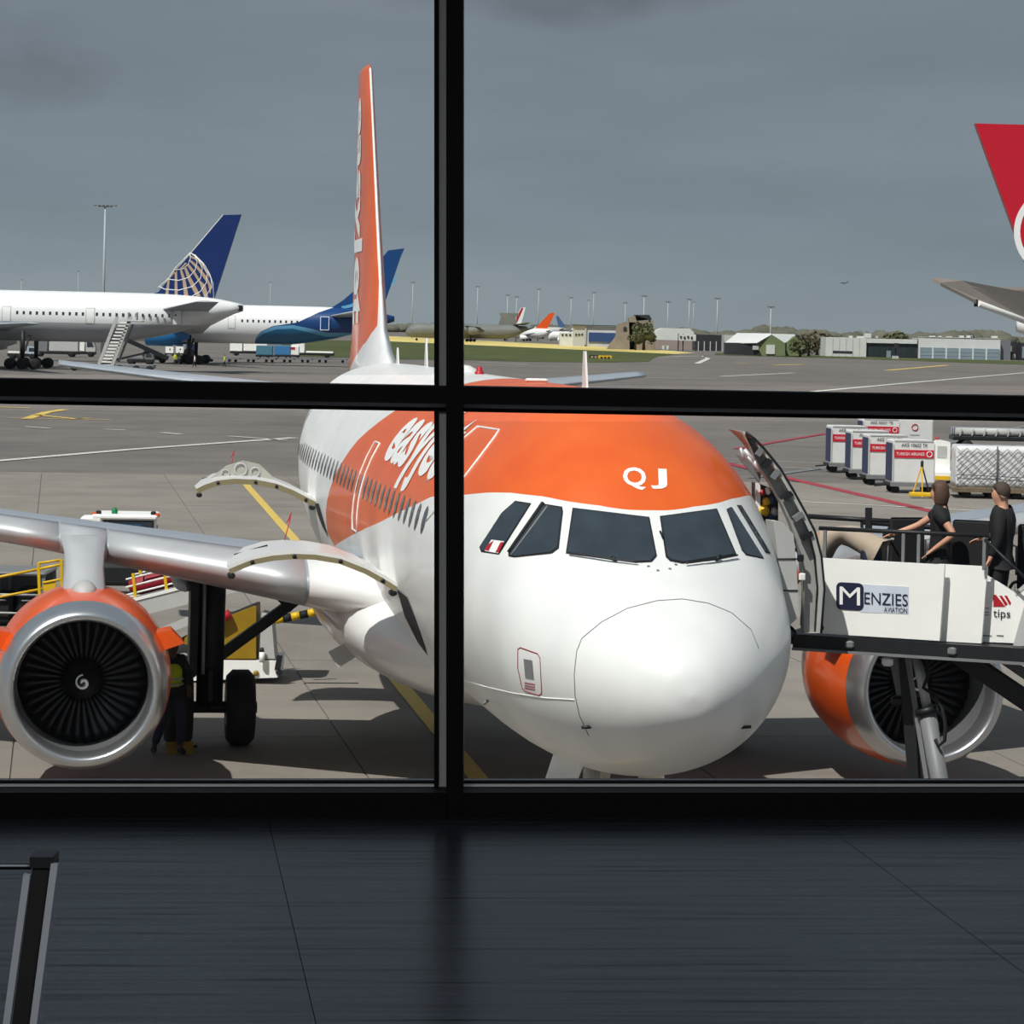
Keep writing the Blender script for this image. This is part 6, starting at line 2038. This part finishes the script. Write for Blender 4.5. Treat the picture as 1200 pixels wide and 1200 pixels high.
kk = thing('apron_kiosk', 'small grey kiosk box on the grass strip before the office', 'kiosk', (0, 0, 0))
slab(kk, 'cabin', 1046, 417, 1053, 423, DB1 - 40, 1.5, M_LGREY, True)
slab(kk, 'sign_pole', 1049, 402, 1050, 418, DB1 - 39.8, .25, M_DARK, True)
slab(kk, 'sign_board', 1048, 402, 1053, 409, DB1 - 40.1, .25, M_BDARK)
b2 = bld('workshop_building', 'white workshop building with six pale glazed bays beside the office')
m_ = slab(b2, 'wall', 1076.6, 396, 1172, 423, DB1, 14, M_BWHITE, True)
slab(b2, 'parapet', 1083, 394.6, 1172, 397, DB1 - .2, 13, M_BWHITE)
for k in range(6):
    x0 = 1078.2 + 15.7 * k
    by = slab(m_, 'glazed_bay', x0, 407 + k * .35, x0 + 14.4, 420 + k * .35, DB1 - .25, .3, M_BBLUE)
    for q in (1, 2):
        slab(by, 'glazing_bar', x0, 407 + k * .35 + q * 4.3, x0 + 14.4, 407.5 + k * .35 + q * 4.3, DB1 - .35, .1, M_LGREY)
    slab(m_, 'pier', x0 - 1.5, 406 + k * .35, x0, 421.5 + k * .35, DB1 - .4, .4, M_BWHITE)
slab(b2, 'end_wall', 1172, 399, 1184, 423, DB1 + 2, 12, mat('grey_cladding', (112, 116, 122), .6), True)
rnd = random.Random(5)
for k in range(9):
    x = 1088 + rnd.uniform(0, 80)
    slab(b2, 'roof_unit', x, 393.6 + rnd.uniform(-.6, .4), x + rnd.uniform(2, 6), 396, DB1 + 4, 3, M_BWHITE if k % 3 else M_LGREY)
for x0, x1, y in ((1014, 1021, 390.5), (996, 999, 393.4), (1005, 1013, 393.8), (1027, 1029, 393.5)):
    slab(b1, 'roof_unit', x0, y, x1, 396, DB1 + 4, 3, M_BWHITE)
b3 = bld('glass_building', 'dark blue glazed building end right of the workshop')
slab(b3, 'wall', 1196, 402, 1260, 425, DB1, 14, M_BDARK, True)
slab(b3, 'glass_front', 1198, 406, 1260, 421, DB1 - .2, .3, M_BBLUE)
b3b = bld('parked_van_shed', 'low dark shed between the workshop and the glazed building')
slab(b3b, 'wall', 1185, 412, 1190.5, 424, DB1 + 6, 6, M_BDARK, True)
slab(b3b, 'door', 1186, 415, 1190, 423, DB1 + 5.8, .3, M_LGREY)
# pitched-roof sheds
DB4 = 780.0
b4 = bld('pitched_shed', 'white pitched-roof shed with green gable wall')
P4 = lambda px, py, d=0: W(px, py, DB4 + d)
M_GABLE = mat('gable_green', (112, 124, 84), .7, var=.06, scale=.2)
MB().prism([P4(885, 401), P4(904, 393), P4(920, 402), P4(920, 417), P4(893, 417)], (0, 20, 0)).build('gable_wall', M_GABLE, b4)
MB().prism([P4(864, 391.5, 8), P4(904, 392, 0), P4(887, 402, -1), P4(850, 402.5, 4)], (0, 1, .3)).build('roof', M_BWHITE, b4)
MB().prism([P4(850, 401.5, 3), P4(889, 402, 0), P4(892, 416.5, 0), P4(850, 415, 3)], (0, 6, 0)).build('open_bay', M_BDARK, b4)
slab(b4, 'shed_door', 898, 404, 908, 415, DB4 - .3, .4, M_BWHITE)
slab(b4, 'bay_sign', 882, 405, 889, 410, DB4 - .4, .4, M_LGREY)
b5 = bld('pitched_shed', 'second white pitched roof joined to the green-gabled shed')
MB().prism([P4(905, 392.5, 2), P4(932, 393, 10), P4(920, 402, 2)], (0, 2, .3)).build('roof', M_BWHITE, b5)
MB().prism([P4(920, 402, 3), P4(932, 394, 3), P4(938, 400, 3), P4(938, 417, 3), P4(920, 417, 3)], (0, 14, 0)).build('gable_wall', M_GABLE, b5)
b6 = bld('dark_hangar', 'long dark hangar block between the arched hangar and the sheds')
slab(b6, 'wall', 816, 392, 849, 415, 930, 20, M_BDARK, True)
for k in range(5):
    slab(b6, 'bay_post', 818 + k * 7, 400, 818.8 + k * 7, 414, 929.5, .5, M_LGREY)
slab(b6, 'roof_block', 849, 392.5, 866, 402, 905, 12, M_LGREY, True)
# arched hangar with billboard
b7 = bld('arched_hangar', 'white arched fabric hangar on a brick base beside the stone tower')
DB7 = 960.0
P7 = lambda px, py, d=0: W(px, py, DB7 + d)
MB().prism([P7(768, 398.5), P7(768.5, 392), P7(772, 386), P7(778, 384.3), P7(808, 385), P7(813, 389), P7(816, 399.5)], (0, 22, 0)).build('fabric_roof', M_BWHITE, b7)
slab(b7, 'brick_base', 768, 398.3, 816, 411, DB7, 22, mat('pinkish_brick', (150, 136, 128), .8, scale=.3), True)
for x in (776, 781):
    slab(b7, 'white_door', x, 405, x + 2.6, 411, DB7 - .3, .4, M_BWHITE)
b8 = thing('billboard', 'white billboard on dark posts before the arched hangar', 'billboard', (0, 0, 0))
slab(b8, 'board', 795.5, 391.5, 815.5, 399.5, 900, .5, M_BWHITE)
for k in range(4):
    slab(b8, 'dark_mark', 797 + k * 4.2, 393.5 + (k % 2), 799 + k * 4.2, 396 + (k % 2), 899.7, .3, M_BDARK)
for x in (794.5, 800, 815):
    slab(b8, 'post', x, 391, x + .9, 412, 900.6, .4, M_BDARK, True)
# stone tower bunker
b9 = bld('stone_tower', 'old stone tower with sloping buttress and arched opening')
M_STONE = mat('old_stone', (138, 128, 116), .9, var=.18, scale=.25)
DB9 = 900.0
P9 = lambda px, py, d=0: W(px, py, DB9 + d)
def z_to(px, py): p = P9(px, py); return (p.x, DB9, max(0, p.z))
MB().prism([P9(724, 380), P9(733, 377), P9(745, 378), P9(745, 411), P9(711, 410), P9(722, 395)], (0, 10, 0)).build('buttress', M_STONE, b9)
MB().prism([P9(737, 372), P9(746, 370), P9(766, 376), P9(767, 412), P9(738, 412)], (0, 9, 0)).build('tower_wall', M_STONE, b9)
MB().prism([P9(744, 369), P9(761, 369), P9(764, 374.5), P9(746, 376)], (0, 10, 0)).build('roof', M_BDARK, b9)
MB().prism([P9(730.5, 388, -.2), P9(730.5, 384, -.2), P9(732.5, 382.3, -.2), P9(734.5, 384, -.2), P9(734.5, 388, -.2)], (0, .4, 0)).build('arched_opening', M_BDARK, b9)
for px, py in ((740, 382), (741, 388), (757, 378), (760, 374)):
    slab(b9, 'window', px, py, px + 2.2, py + 2.6, DB9 - .2, .4, M_BDARK)
# blue-fronted hangar and huts
b10 = bld('blue_hangar', 'white hangar with blue front left of the stone tower')
slab(b10, 'wall', 685, 382, 724, 406, 1032, 22, M_BWHITE, True)
slab(b10, 'blue_front', 690, 389.5, 722, 401, 1031.5, .6, mat('hangar_blue', (48, 76, 124), .5))
slab(b10, 'roof_edge', 683, 380.6, 725, 382.4, 1031, 23, M_BDARK)
slab(b10, 'door_frame', 685, 384, 687, 404, 1031.4, .6, M_LGREY)
b11 = bld('terminal_hut', 'low white two-storey hut left of the blue-fronted hangar')
slab(b11, 'wall', 656, 389.5, 672, 404, 1020, 10, M_BWHITE, True)
slab(b11, 'upper_block', 672, 381, 685, 405, 1015, 10, M_LGREY, True)
for k in range(3):
    slab(b11, 'window', 658 + k * 4.4, 391.5, 660.5 + k * 4.4, 393.5, 1019.7, .4, M_BDARK)
    slab(b11, 'window', 674 + k * 3.6, 391, 676 + k * 3.6, 393, 1014.7, .4, M_BDARK)
slab(b11, 'roof_edge', 671, 380.3, 686, 381.6, 1014, 12, M_BDARK)
# taxiway sign
sg_ = thing('taxiway_sign', 'yellow and black taxiway sign at the edge of the green verge', 'sign', (0, 0, 0))
slab(sg_, 'yellow_board', 701, 416.4, 716.8, 422, 615, .3, M_YELLOW)
slab(sg_, 'black_board', 690.5, 415.8, 701, 421.5, 615, .3, M_BDARK)
for k in range(3):
    slab(sg_, 'dark_mark', 703.6 + k * 4.3, 418.2, 706 + k * 4.3, 420, 614.8, .2, M_DARK)
for k in range(2):
    slab(sg_, 'pale_mark', 692.5 + k * 4.3, 417.3, 695 + k * 4.3, 419.5, 614.8, .2, M_GOLD)
for x in (692, 700, 708, 715):
    slab(sg_, 'post', x, 421, x + .6, 423.5, 615.1, .15, M_DARK, True)

# ================================================================== trees and the far tree line
M_LEAF = mat('leaf_olive', (88, 92, 58), .8, var=.25, scale=.6)
M_LEAF2 = mat('leaf_brown', (104, 96, 74), .8, var=.2, scale=.6)
M_BARK = mat('bark', (74, 64, 54), .9, var=.2)
def tree(px, base_py, top_py, D, w, m, label, seed, n=420):
    rnd = random.Random(seed)
    tp_ = W(px, top_py, D)
    h = tp_.z
    t = thing('tree', label, 'tree', (tp_.x, D, 0))
    MB().tube((0, 0, 0), (0, 0, h * .55), w * .07, w * .03, 7).build('trunk', M_BARK, t)
    for k in range(4):
        a = rnd.uniform(0, 6.28)
        MB().tube((0, 0, h * (.25 + .08 * k)), (w * .3 * math.cos(a), w * .3 * math.sin(a), h * (.55 + .1 * k)), w * .03, w * .012, 5).build('branch', M_BARK, t)
    b_ = MB()
    cl_ = [(rnd.uniform(-.3, .3) * w, rnd.uniform(-.3, .3) * w, h * rnd.uniform(.35, .85), w * rnd.uniform(.16, .28)) for _ in range(12)]
    for k in range(n):
        cx_, cy_, cz_, r_ = cl_[k % 12]
        d = Vector((rnd.gauss(0, 1), rnd.gauss(0, 1), rnd.gauss(0, 1))).normalized()
        c = Vector((cx_, cy_, cz_)) + d * r_ * rnd.uniform(.6, 1.05)
        c.z = min(max(c.z, h * .1), h)
        s_ = w * rnd.uniform(.03, .06)
        u = d.orthogonal().normalized() * s_
        v = d.cross(u).normalized() * s_
        b_.add([c - u - v, c + u - v, c + u + v, c - u + v], [(0, 1, 2, 3)])
    tag(b_.build('foliage', m, t), kind='stuff')
    return t
tree(755, 408, 377, 890, 8.5, M_LEAF, 'olive tree growing against the stone tower', 1)
tree(745, 409, 386, 885, 5.5, M_LEAF, 'smaller olive tree in front of the stone tower', 2)
tree(948, 416, 391, 800, 7, M_LEAF2, 'brownish bare-branched tree right of the pitched sheds', 3)
tree(958, 416, 388, 850, 8, M_LEAF2, 'taller brown tree beside the white office end', 4)
tree(938, 417, 396, 770, 6, M_LEAF, 'olive bush tree in front of the second pitched roof', 5)
tree(966, 416, 390, 860, 6, M_LEAF2, 'brown tree at the corner of the white office', 6)
tree(1047, 418, 388.5, 1000, 9, M_LEAF, 'green tree showing over the office roof', 7)
rnd = random.Random(21)
b_ = MB()
for k in range(900):
    px = rnd.uniform(-260, 1460)
    D = rnd.uniform(2300, 3000)
    base_ = W(px, 0, D)
    hgt = rnd.uniform(5, 8.5) + (3.0 if (1080 < px < 1190 or 900 < px < 990) else 0) + (1.5 * math.sin(px * .05))
    r_ = rnd.uniform(6, 14)
    n_ = 8
    rings = []
    for z, q in ((0, .8), (hgt * .45, 1.0), (hgt * .8, .75), (hgt, .2)):
        rings.append([(base_.x + r_ * q * math.cos(6.283 * i / n_) * rnd.uniform(.8, 1.2), D + r_ * q * math.sin(6.283 * i / n_), z * rnd.uniform(.85, 1.1)) for i in range(n_)])
    b_.rings(rings, cap=True)
tag(b_.build('tree_line', mat('far_trees', (98, 98, 84), .9, var=.25, scale=.02), None), 'low grey-green tree line along the far horizon', 'trees', kind='stuff')
